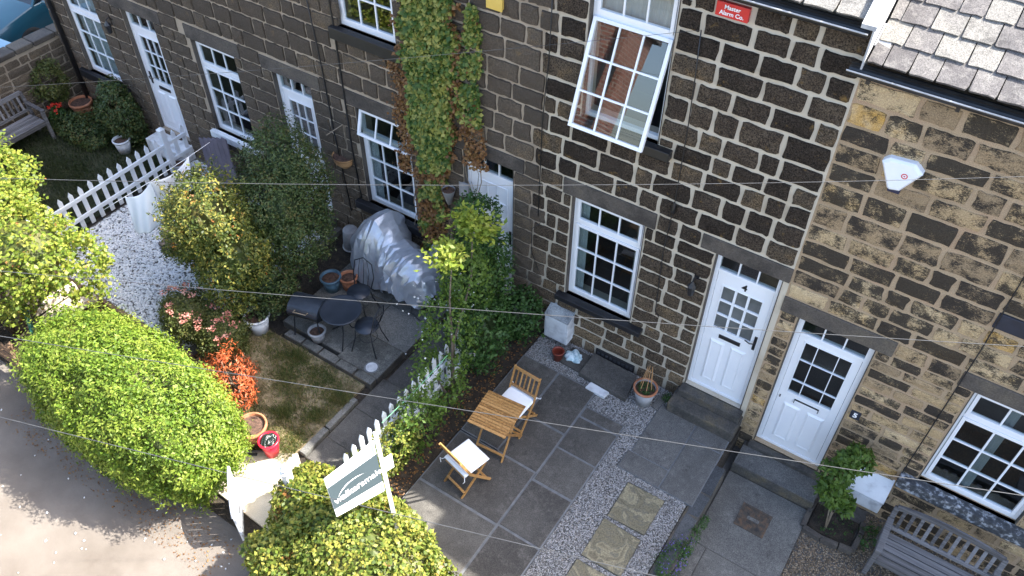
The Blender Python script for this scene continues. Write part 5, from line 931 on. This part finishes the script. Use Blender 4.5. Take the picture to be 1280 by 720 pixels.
# ---------------------------------------------------------------- cars beyond the wall
def car(label, loc, rz, paint):
    t = thing('parked_car', label, 'car', loc, rz); L, W_ = 4.0, 1.72; sec = [(-2.0, .35, .62, .78), (-1.85, .28, .80, .86), (-1.0, .24, .95, .88), (-.9, .24, .96, .88), (1.1, .24, .93, .88), (1.7, .28, .84, .84), (1.98, .35, .62, .72)]; V = []; F = []
    for x, zb, zt, hw in sec: V += [(x, -hw, zb), (x, -hw, zt - .22), (x, -hw * .93, zt), (x, hw * .93, zt), (x, hw, zt - .22), (x, hw, zb)]
    for i in range(len(sec) - 1):
        for k in range(6): a, b = i * 6 + k, i * 6 + (k + 1) % 6; F.append((a, b, b + 6, a + 6))
    F += [(5, 4, 3, 2, 1, 0), tuple(36 + k for k in range(6))]; part('body', G().add(V, F), paint, t, True, local=True, bevel=.04)
    cb = [(-.95, .93, .80), (-.35, 1.42, .62), (.95, 1.44, .62), (1.62, .95, .76)]; V = []
    for x, z, hw in cb: V += [(x, -hw, z), (x, hw, z)]
    V += [(-.95, -.80, .9), (1.62, -.76, .9)]; V += [(-.95, .80, .9), (1.62, .76, .9)]
    part('windows', G().add(V, [(0, 1, 3, 2), (4, 5, 7, 6), (0, 2, 4, 6), (1, 7, 5, 3)]), 'carglass', t, local=True); part('roof', G().box(-.33, .93, -.63, .63, 1.41, 1.46), paint, t, local=True, bevel=.03)
    for s_ in (-1, 1):
        part('pillar', G().beam((-.95, s_ * .80, .93), (-.35, s_ * .62, 1.43), .05, .04), paint, t, local=True); part('pillar', G().beam((1.62, s_ * .76, .94), (.95, s_ * .62, 1.44), .07, .05), paint, t, local=True); part('pillar', G().beam((.3, s_ * .80, .93), (.3, s_ * .63, 1.43), .05, .03), 'black', t, local=True)
        part('mirror', G().box(-.78, -.62, s_ * .98 - .08, s_ * .98 + .08, .92, 1.03), paint, t, local=True, bevel=.02); part('headlight', G().box(-1.99, -1.85, s_ * .6 - .15, s_ * .6 + .15, .6, .74), 'glass_obscure', t, local=True, bevel=.02)
        for x in (-1.25, 1.25):
            M = Matrix.Translation((x, s_ * .78, .31)) @ Matrix.Rotation(math.pi / 2, 4, 'X'); w_ = part('wheel', G().lathe([(.2, -.1), (.3, -.1), (.31, 0), (.3, .1), (.2, .1)], (0, 0, 0), 24).xf(M), 'tyre', t, True, local=True); part('rim', G().lathe([(.2, -.09), (.05, -.11), (.05, .11), (.2, .09)], (0, 0, 0), 20).xf(M), 'rim', w_, local=True)
    return t
car('pale blue parked car just behind the low stone wall', (-17.0, -1.2, -.08), R(196), 'car_light'); car('dark teal car parked beyond the pale blue one at the top left corner', (-17.6, 1.9, -.08), R(95), 'car_dark')

# ---------------------------------------------------------------- vegetation
def plant(name, label, cat, loc, group=None): return thing(name, label, cat, loc, group=group)
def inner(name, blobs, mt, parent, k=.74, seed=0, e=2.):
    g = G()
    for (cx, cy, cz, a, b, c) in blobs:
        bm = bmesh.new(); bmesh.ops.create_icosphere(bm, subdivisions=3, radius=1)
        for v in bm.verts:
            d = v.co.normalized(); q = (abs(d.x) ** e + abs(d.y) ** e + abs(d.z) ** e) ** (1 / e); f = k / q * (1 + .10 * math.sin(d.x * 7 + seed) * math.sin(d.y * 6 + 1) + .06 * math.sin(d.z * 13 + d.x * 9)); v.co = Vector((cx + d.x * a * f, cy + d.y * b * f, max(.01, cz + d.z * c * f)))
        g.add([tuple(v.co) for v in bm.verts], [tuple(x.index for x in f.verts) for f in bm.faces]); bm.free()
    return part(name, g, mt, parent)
# clipped hedge
hb = [(-6.6, -4.62, .72, 1.72, .80, 1.0)]
t = plant('clipped_hedge', 'large rounded bright green clipped hedge between the lane and the lawn', 'hedge', (-6.6, -4.6, 0)); P, N_ = crown(hb, 135000, 3, .3, .10, 4.2, e=2.6, gap=-.75, zmin=.02); leaves('foliage', P, N_, .040, LF['hedge'], t, .5, .9, var=.6)
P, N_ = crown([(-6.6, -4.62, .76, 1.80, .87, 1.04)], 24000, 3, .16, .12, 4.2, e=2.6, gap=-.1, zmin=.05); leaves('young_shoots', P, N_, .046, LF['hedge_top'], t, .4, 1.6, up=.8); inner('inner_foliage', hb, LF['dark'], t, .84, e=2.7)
branches('branches', t, (-6.6, -4.6, 0), [(-7.6, -4.7, .9), (-5.6, -4.6, .9), (-6.6, -5.0, .8), (-7.0, -4.2, 1.0)])
# privet hedge round the sale board
pb = [(-2.75, -4.62, .6, 1.1, .72, .66), (-2.9, -4.12, .35, .6, .42, .5), (-3.72, -4.35, .45, .55, .5, .5), (-1.5, -4.75, .5, .8, .62, .55), (-3.3, -5.0, .5, .7, .5, .5)]
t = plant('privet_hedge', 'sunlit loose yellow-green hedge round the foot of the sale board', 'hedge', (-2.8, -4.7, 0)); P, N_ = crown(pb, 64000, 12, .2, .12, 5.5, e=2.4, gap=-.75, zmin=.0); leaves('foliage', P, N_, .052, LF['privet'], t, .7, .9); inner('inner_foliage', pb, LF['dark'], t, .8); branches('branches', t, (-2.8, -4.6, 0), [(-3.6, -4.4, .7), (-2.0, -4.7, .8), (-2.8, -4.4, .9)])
# big sunlit tree at the left edge
tb = [(-9.0, -4.05, 1.75, .95, .7, .62), (-9.9, -4.1, 1.7, 1.0, .8, .75), (-8.55, -3.75, 1.45, .62, .5, .42), (-10.6, -3.7, 1.9, 1.0, .8, .8), (-9.35, -4.55, 1.3, .8, .5, .5), (-10.2, -4.6, 1.4, 1.0, .7, .7)]
t = plant('maple_tree', 'spreading sunlit yellow-green tree at the left edge above the shaded lawn', 'tree', (-9.8, -4.4, 0)); P, N_ = crown(tb, 62000, 21, .75, .26, 5.5, gap=-.3); leaves('foliage', P, N_, .056, LF['maple'], t, .8, .5, up=1.)
branches('trunk', t, (-9.7, -4.5, 0), [(-9.1, -4.2, 1.5), (-10.2, -4.2, 1.7), (-8.6, -3.9, 1.3), (-10.6, -4.4, 1.3), (-9.4, -4.8, 1.2)], .055); inner('inner_foliage', tb[:2] + tb[3:4], LF['dark'], t, .55)
# golden and dark shrubs
gb_ = [(-7.3, -2.3, 1.85, .70, .56, .8), (-6.85, -2.35, 1.5, .55, .45, .65), (-7.0, -2.5, 1.15, .46, .4, .8), (-7.85, -2.25, 1.3, .48, .46, .66)]
t = plant('golden_shrub', 'tall golden-leaved shrub with sunlit tips left of the dark shrub', 'shrub', (-7.45, -2.4, 0)); P, N_ = crown(gb_, 60000, 31, .6, .22, 6, gap=-.4, zmin=.05); leaves('foliage', P, N_, .048, LF['golden'], t, .5, .8, up=.6); inner('inner_foliage', gb_, LF['dark'], t, .5)
g = G(); PP = []
for k in range(34):
    a = random.uniform(0, 6.28); q = random.uniform(.1, .5); b = Vector((-7.5 + q * math.cos(a), -2.42 + q * .9 * math.sin(a), 1.75 + random.uniform(-.2, .2))); c1 = b + Vector((.14 * math.cos(a), .14 * math.sin(a), .22)); c2 = c1 + Vector((.10 * math.cos(a), .10 * math.sin(a), .12 + random.uniform(-.06, .16))); g.tube([b, c1, c2], .003, 4)
    for m_ in range(26): PP.append(tuple(b.lerp(c1, m_ / 13) if m_ < 13 else c1.lerp(c2, (m_ - 13) / 13)))
part('shoots', g, 'bark', t); PP = np.array(PP) + rng.normal(size=(len(PP), 3)) * .014; leaves('shoot_leaves', PP, np.tile([0, 0, 1.], (len(PP), 1)), .045, LF['golden'], t, .5, .8)
db = [(-6.8, -1.45, 1.5, .74, .72, .9), (-7.1, -1.0, 1.9, .70, .56, .85), (-6.75, -2.05, .75, .48, .42, .6), (-7.2, -1.75, 1.3, .6, .6, .8)]
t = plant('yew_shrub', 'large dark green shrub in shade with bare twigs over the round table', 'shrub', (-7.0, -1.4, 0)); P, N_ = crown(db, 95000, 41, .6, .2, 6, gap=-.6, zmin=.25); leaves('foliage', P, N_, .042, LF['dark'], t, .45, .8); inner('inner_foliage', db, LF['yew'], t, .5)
g = G()
for k in range(22): b = Vector((random.uniform(-6.95, -6.55), random.uniform(-1.9, -1.4), random.uniform(.3, .6))); e_ = b + Vector((random.uniform(.05, .3), random.uniform(-.4, -.05), random.uniform(.05, .35))); g.tube([b, b.lerp(e_, .5) + Vector((0, 0, .05)), e_], [.012, .008, .003], 5)
part('bare_twigs', g, 'deadwood', t); branches('branches', t, (-7.0, -1.5, 0), [(-6.7, -1.6, .9), (-7.3, -1.2, 1.2), (-7.0, -.9, 1.4), (-6.6, -2.0, .7)], .04)
# spirea, dead conifer
sb = [(-7.45, -3.0, .42, .55, .42, .42), (-6.85, -2.95, .36, .42, .38, .38)]
t = plant('flowering_shrub', 'low shrub dotted with pink flower heads behind the clipped hedge', 'shrub', (-7.2, -3.0, 0)); P, N_ = crown(sb, 15000, 51, .4, .18, 7, gap=-.6, zmin=.02); leaves('foliage', P, N_, .04, LF['rose'], t, .45, .8); inner('inner_foliage', sb, LF['dark'], t, .7)
for k in range(26):
    a = random.uniform(0, 6.28); b = sb[k % 2]; q = math.sqrt(random.uniform(0, 1)) * .9; c = np.array([b[0] + b[3] * q * math.cos(a), b[1] + b[4] * q * math.sin(a), b[2] + b[5] * math.sqrt(1 - q * q * .9) + .03]); m_ = 26; pp = c + rng.normal(size=(m_, 3)) * np.array([.028, .028, .012]); leaves('flower_head', pp, np.tile([0, 0, 1.], (m_, 1)), .028, LF['pink'], t, .9)['kind'] = 'stuff'
cb_ = [(-6.2, -3.42, .33, .40, .34, .42), (-5.95, -3.55, .25, .25, .25, .3)]
t = plant('dead_conifer', 'small bright orange dead conifer beside the clipped hedge', 'shrub', (-6.15, -3.42, 0)); P, N_ = crown(cb_, 7000, 61, .7, .3, 9, gap=-.4, zmin=.03); leaves('foliage', P, N_, .06, LF['orange'], t, .22, 1.6, up=.3); branches('branches', t, (-6.15, -3.42, 0), [(-6.5, -3.4, .5), (-5.8, -3.6, .45), (-6.2, -3.1, .5), (-6.1, -3.7, .5)], .02, 'orange' if 'orange' in MT else 'deadwood')
# tall shrub over the picket fence
vb = [(-3.85, -.72, 1.35, .5, .45, .85), (-3.55, -1.15, .8, .42, .45, .7), (-3.35, -.45, .65, .32, .36, .5), (-4.05, -.45, 2.05, .36, .3, .42)]
t = plant('dark_shrub', 'tall dark-leaved shrub crowding the door right of the ivy', 'shrub', (-3.8, -.7, 0)); P, N_ = crown(vb, 33000, 71, .8, .28, 6, gap=-.4, zmin=.05); leaves('foliage', P, N_, .052, LF['rowan'], t, .6, .8); branches('branches', t, (-3.7, -.8, 0), [(-3.9, -.6, 1.5), (-3.5, -1.1, 1.1), (-4.1, -.5, 2.0), (-3.3, -.5, .9)], .03); inner('inner_foliage', vb[:3], LF['yew'], t, .55)
rb = [(-3.62, -1.75, 1.3, .36, .38, .7), (-3.55, -2.1, .7, .36, .46, .55), (-3.6, -1.4, 2.05, .34, .36, .5), (-3.45, -2.75, .55, .30, .42, .5), (-3.75, -1.0, 1.5, .4, .4, .7)]
t = plant('rowan_tree', 'slender mid-green young tree rising from the soil bed behind the pickets', 'tree', (-3.6, -1.8, 0)); P, N_ = crown(rb, 21000, 81, .9, .34, 6, gap=-.3, zmin=.03); leaves('foliage', P, N_, .055, LF['tree5'], t, .5, .8)
branches('trunk', t, (-3.55, -1.85, 0), [(-3.6, -1.7, 2.0), (-3.5, -1.3, 2.9), (-3.4, -1.85, 2.85), (-3.5, -2.2, .9)], .026)
for (cx, cy, cz, n) in ((-3.50, -1.38, 3.02, 420), (-3.30, -1.38, 2.98, 320), (-3.40, -1.98, 2.92, 240), (-3.55, -1.75, 2.85, 110)):
    pp = np.array([cx, cy, cz]) + rng.normal(size=(n, 3)) * np.array([.10, .09, .06]); leaves('foliage', pp, np.tile([0, 0, 1.], (n, 1)), .075, LF['bright'], t, .5, 1.2)
t = plant('rose_bush', 'sprawling low green bush over the soil bed beside the lane end of the pickets', 'shrub', (-3.5, -3.2, 0)); rb2 = [(-3.5, -3.15, .45, .25, .45, .42), (-3.45, -3.75, .5, .3, .3, .4)]; P, N_ = crown(rb2, 9000, 91, .6, .25, 7, gap=-.3, zmin=.02); leaves('foliage', P, N_, .045, LF['privet'], t, .6); branches('stems', t, (-3.5, -3.3, 0), [(-3.4, -3.0, .6), (-3.6, -3.6, .7), (-3.3, -3.4, .4)], .008, 'deadwood')
pp = np.array([-3.8, -1.4, 1.2]) + rng.normal(size=(150, 3)) * np.array([.22, .4, .45]); leaves('blossom', pp, np.tile([0, 0, 1.], (150, 1)), .03, LF['white_fl'], t, .9)['kind'] = 'stuff'
# ivy
def ivy():
    t = plant('climbing_ivy', 'broad column of variegated climbing ivy with brown edges on the dark wall', 'ivy', (-5.0, -.05, 0)); n = 30000; z = rng.uniform(.6, 6.0, n)
    cx = np.interp(z, [.6, 1.3, 2.4, 3.4, 4.4, 6], [-5.15, -5.15, -5.05, -5.02, -4.98, -4.95]); hw = np.interp(z, [.6, 1.3, 2.4, 3.4, 4.4, 6], [.20, .22, .30, .42, .46, .47]); hw = hw * (1 + .22 * np.sin(z * 9) * np.sin(z * 4.3 + 1))
    x = cx + hw * rng.uniform(-1, 1, n); x += .04 * np.sin(z * 17); P = np.stack([x, -.06 - rng.uniform(0, .13, n) * (1 - ((x - cx) / (hw + .1)) ** 2 * .6), z], 1); thin = rng.uniform(0, 1, n) < np.interp(z, [.6, 2.2, 3.0, 6], [.35, .6, 1, 1]); k = (nz(P, 6, 4) > -.8) & thin
    ed = (np.abs(x - cx) / hw > .84) | (z < 2.3) & (nz(P, 5, 8) > -.1); N_ = np.tile([0, -1., .5], (n, 1))
    leaves('foliage', P[k & ~ed], N_[k & ~ed], .062, LF['ivy'], t, .85, 1.2); ks = k & ed & (rng.uniform(0, 1, n) < .36)
    leaves('dry_foliage', P[ks], N_[ks], .05, LF['ivy_dry'], t, .8, 1.0)
    n = 6500; z = rng.uniform(2.6, 4.9, n); cx = -4.36 + .05 * np.sin(z * 3); hw = np.interp(z, [2.6, 3.4, 4.2, 4.9], [.2, .17, .15, .03]); x = cx + hw * rng.uniform(-1, 1, n); P = np.stack([x, -.05 - rng.uniform(0, .08, n), z], 1); N_ = np.tile([0, -1., .5], (n, 1)); gr = (z > 3.3) & (rng.uniform(0, 1, n) < .75); k = (nz(P, 7, 5) > -.45) & (gr | (rng.uniform(0, 1, n) < .28))
    leaves('foliage', P[gr & k], N_[gr & k], .055, LF['ivy'], t, .85, 1.2); leaves('dry_foliage', P[~gr & k], N_[~gr & k], .048, LF['ivy_dry'], t, .8, 1.0)
    n = 750; z = rng.uniform(2.0, 3.8, n); x = -5.55 + .05 * np.sin(z * 8) + rng.normal(size=n) * .07; P = np.stack([x, -.05 - rng.uniform(0, .05, n), z], 1); leaves('dry_foliage', P, np.tile([0, -1., .4], (n, 1)), .045, LF['ivy_dry'], t, .8)
    g = G()
    for s_ in range(26):
        x = random.uniform(-5.5, -4.25); z0_ = random.uniform(.2, 2.4); pts = [(x + .08 * math.sin(k * 1.3 + s_), -.03 - .02 * random.random(), z0_ + k * .28) for k in range(6)]; g.tube(pts, [.008, .007, .006, .005, .004, .003], 4)
    part('stems', g, 'deadwood', t)
ivy()
# plants by the farthest house
for lab, c, r_, mt, n, nm in (('dark leafy shrub growing against the wall right of the farthest window', (-12.25, -.35, .65), (.5, .35, .65), 'dark', 14000, 'wall_shrub'), ('variegated bushy plant beside the low stone wall behind the bench end', (-14.0, -.5, .75), (.3, .35, .45), 'rose', 5000, 'leafy_plant'), ('sprawling ground plants between the terracotta pot and the white bucket', (-13.1, -.75, .15), (.7, .4, .25), 'dark', 9000, 'border_plants')):
    t = plant(nm, lab, 'plant', (c[0], c[1], 0)); P, N_ = crown([(*c, *r_)], n, len(lab), .6, .25, 6, gap=-.4, zmin=.02); leaves('foliage', P, N_, .055, LF[mt], t, .5)
t = plant('geranium', 'small plant with a few vivid red flowers in front of the terracotta pot', 'flower', (-13.75, -.75, 0)); P, N_ = crown([(-13.75, -.75, .25, .16, .16, .2)], 900, 7, .8, .2, 6, zmin=.02); leaves('foliage', P, N_, .05, LF['rowan'], t, .8)
for dx, dy, dz in ((0, 0, .5), (.08, .05, .47), (.1, -.06, .42), (-.05, -.08, .45), (.02, .1, .44)): pp = np.array([-13.75 + dx, -.75 + dy, dz]) + rng.normal(size=(20, 3)) * .018; leaves('flower_head', pp, np.tile([0, 0, 1.], (20, 1)), .035, LF['red'], t, .9)['kind'] = 'stuff'
# small tree in the square bed
t = plant('young_tree', 'small leafy green tree in the square soil bed before the white meter cabinet', 'tree', (1.50, -.60, -.45)); yb = [(1.34, -.48, .55, .20, .18, .2), (1.48, -.34, .82, .22, .18, .16), (1.36, -.58, .30, .18, .16, .18), (1.56, -.50, .12, .15, .14, .14)]
P, N_ = crown(yb, 5200, 17, .9, .25, 8, gap=-.5); leaves('foliage', P, N_, .072, LF['tree5'], t, .5, .8, up=.7); branches('trunk', t, (1.51, -.60, -.43), [(1.38, -.5, .5), (1.48, -.38, .75), (1.56, -.5, .1)], .013, 'deadwood')
t = thing('square_planter', 'square black soil bed edged with rough stones around the small tree', 'planter', (1.57, -.5, -.45)); part('soil', G().box(1.30, 1.86, -.70, -.28, -.47, -.42), 'soil', t)
for a, b in (((1.26, -.74), (1.5, -.77)), ((1.5, -.77), (1.72, -.75)), ((1.73, -.74), (1.9, -.72)), ((1.9, -.7), (1.92, -.45)), ((1.92, -.43), (1.9, -.25)), ((1.26, -.25), (1.25, -.5)), ((1.25, -.5), (1.25, -.73))): part('edging_stone', G().beam((*a, -.42), (*b, -.42), .07, .1), 'lintel', t, bevel=.012)
tuft('weed_leaves', t, (1.6, -.45, -.43), .25, .08, 260, 'rowan', .035)
for lab, c, r_, n in (('green weedy clump spilling under the right meter cabinet and bench arm', (2.02, -.42, -.38), (.14, .2, .12), 900), ('low green weeds at the far right end of the bench', (3.55, -.6, -.36), (.3, .3, .14), 1500)):
    t = plant('weeds', lab, 'plant', (c[0], c[1], -.45)); P, N_ = crown([(*c, *r_)], n, 5, .8, .3, 8, gap=-.3); leaves('foliage', P, N_, .04, LF['rowan'], t, .5)
t = plant('lavender', 'straggling lavender with violet flowers growing over the sett edging', 'plant', (.1, -2.25, 0)); P, N_ = crown([(.10, -2.35, .06, .16, .38, .13), (.16, -1.95, .0, .1, .22, .1), (.2, -1.6, -.08, .06, .12, .08)], 4200, 23, .8, .3, 9, gap=-.35); leaves('foliage', P, N_, .035, LF['rowan'], t, .35)
P, N_ = crown([(.10, -2.35, .10, .17, .36, .14)], 420, 24, .4, .3, 9, gap=-.2); leaves('flowers', P, N_, .022, LF['lavender'], t, .7)['kind'] = 'stuff'
t = plant('fern_clump', 'tiny green weed in the corner beside the upper doorstep', 'plant', (-1.02, -.2, 0)); tuft('foliage', t, (-1.03, -.2, 0), .07, .12, 300, 'rowan', .035)
# grass
def grass(name, label, x0, x1, y0, y1, n, z, mt, h=.05, dens=.0, seed=2):
    P = scatter(x0, x1, y0, y1, n, z); P = P[nz(P, 4.5, seed) * .6 + rng.normal(size=len(P)) * .5 > dens]; n = len(P); a = rng.uniform(0, 6.28, n); w_ = .0048; hh = h * rng.uniform(.4, 1.5, n); ln = rng.normal(size=(n, 2)) * .5 * hh[:, None]
    V = np.stack([P + np.stack([np.cos(a) * w_, np.sin(a) * w_, 0 * a], 1), P - np.stack([np.cos(a) * w_, np.sin(a) * w_, 0 * a], 1), P + np.stack([ln[:, 0], ln[:, 1], hh], 1)], 1); return tag(np_mesh(name, V, 3, LF[mt]), label, 'grass', kind='stuff')
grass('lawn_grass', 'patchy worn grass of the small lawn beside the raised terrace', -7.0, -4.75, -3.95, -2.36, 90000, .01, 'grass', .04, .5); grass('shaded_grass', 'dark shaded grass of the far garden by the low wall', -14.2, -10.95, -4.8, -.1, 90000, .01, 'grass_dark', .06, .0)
for i, (cx, cy) in enumerate(((-4.95, -3.15), (-5.35, -3.35), (-4.85, -2.75), (-5.9, -2.5))):
    t = plant('grass_tuft', ('long grass tuft against the path kerb at the sunlit lawn edge', 'long grass tuft in the middle of the lawn near the red pot', 'grass tuft in the shaded lawn corner next to the terrace steps', 'grass tuft below the terrace edge near the white tub')[i], 'grass', (cx, cy, .01)); n = 500; P = np.array([cx, cy, .01]) + rng.normal(size=(n, 3)) * np.array([.09, .07, 0]); a = rng.uniform(0, 6.28, n); hh = rng.uniform(.05, .15, n); ln = rng.normal(size=(n, 2)) * .06
    V = np.stack([P + np.stack([np.cos(a) * .004, np.sin(a) * .004, 0 * a], 1), P - np.stack([np.cos(a) * .004, np.sin(a) * .004, 0 * a], 1), P + np.stack([ln[:, 0], ln[:, 1], hh], 1)], 1); np_mesh('blades', V, 3, LF['grass'], t)['kind'] = 'stuff'
# leaf litter on the soil bed and lane edge
def litter(name, label, x0, x1, y0, y1, n, z, mt, s_=.03):
    P = scatter(x0, x1, y0, y1, n, z); o = leaves(name, P, np.tile([0, 0, 1.], (len(P), 1)), s_, LF[mt], None, .7, 2.5); return tag(o, label, 'leaf litter', kind='stuff')
litter('bed_litter', 'dead leaves and twigs scattered over the dark soil bed', -3.74, -3.17, -3.9, -.1, 900, .01, 'ivy_dry'); litter('hedge_litter', 'brown fallen leaves along the lane at the foot of the clipped hedge', -8.5, -4.4, -5.6, -5.1, 700, -.06, 'ivy_dry', .025); litter('shrub_litter', 'dry leaf litter on bare earth under the shrubs', -9.9, -6.0, -4.0, -3.2, 3500, -.02, 'ivy_dry', .035)

# ---------------------------------------------------------------- houses across the lane, seen only as reflections in the panes
def far_house(label, x0, x1, y0, y1, h_, mt, wins, rz=0):
    t = thing('brick_house' if mt == 'brick' else 'stone_outbuilding', label, 'house', ((x0 + x1) / 2, (y0 + y1) / 2, 0)); part('wall', G().box(x0, x1, y0, y1, -.1, h_), mt, t)
    g = G(); part('roof', G().add([(x0 - .2, y1 + .25, h_), (x1 + .2, y1 + .25, h_), (x1 + .2, (y0 + y1) / 2, h_ + 1.9), (x0 - .2, (y0 + y1) / 2, h_ + 1.9), (x0 - .2, y0 - .25, h_), (x1 + .2, y0 - .25, h_)], [(0, 1, 2, 3), (3, 2, 5, 4), (0, 3, 4), (1, 5, 2), (0, 4, 5, 1)]), 'slate', t)
    for a, b, c, d in wins:
        f = part('window', G().box(a, b, y1, y1 + .04, c, d), 'upvc', t); part('pane', G().box(a + .08, b - .08, y1 + .041, y1 + .05, c + .08, (c + d) / 2 - .03), 'carglass', f); part('pane', G().box(a + .08, b - .08, y1 + .041, y1 + .05, (c + d) / 2 + .03, d - .08), 'carglass', f); part('sill', G().box(a - .1, b + .1, y1, y1 + .12, c - .12, c), 'ochre', f)
    part('downpipe', G().tube([(x1 - .2, y1 + .08, h_), (x1 - .2, y1 + .08, 0)], .06, 8), 'black', t); return t
far_house('red brick house across the lane, seen reflected in the open upper sash', -16, -7.65, -15.1, -13.2, 7.9, 'brick', [(-9.6, -8.7, 5.0, 6.6), (-11.4, -10.5, 5.0, 6.6), (-13, -12.1, 5.0, 6.6), (-8.6, -7.6, 1.2, 2.8), (-11, -10, 1.2, 2.8)])
far_house('sunlit ochre stone outbuilding across the lane opposite the upper windows', -12.5, -2.0, -12.9, -10.2, 2.4, 'ochre', [(-6, -5, .8, 1.8)])
for x, y_, l in ((-4.4, -13.5, 'round green tree right of the brick house across the lane'), (-1.5, -15, 'broad green tree across the lane beyond the ochre outbuilding')):
    t = plant('lane_tree', l, 'tree', (x, y_, 0)); P, N_ = crown([(x, y_, 2.8, 1.3, 1.3, 1.3)], 5000, 3, .6, .3, 2); leaves('crown', P, N_, .22, LF['hedge'], t, .6); part('trunk', G().tube([(x, y_, -.1), (x + .1, y_, 1.5), (x, y_, 2.6)], [.16, .12, .06], 8), 'bark', t)
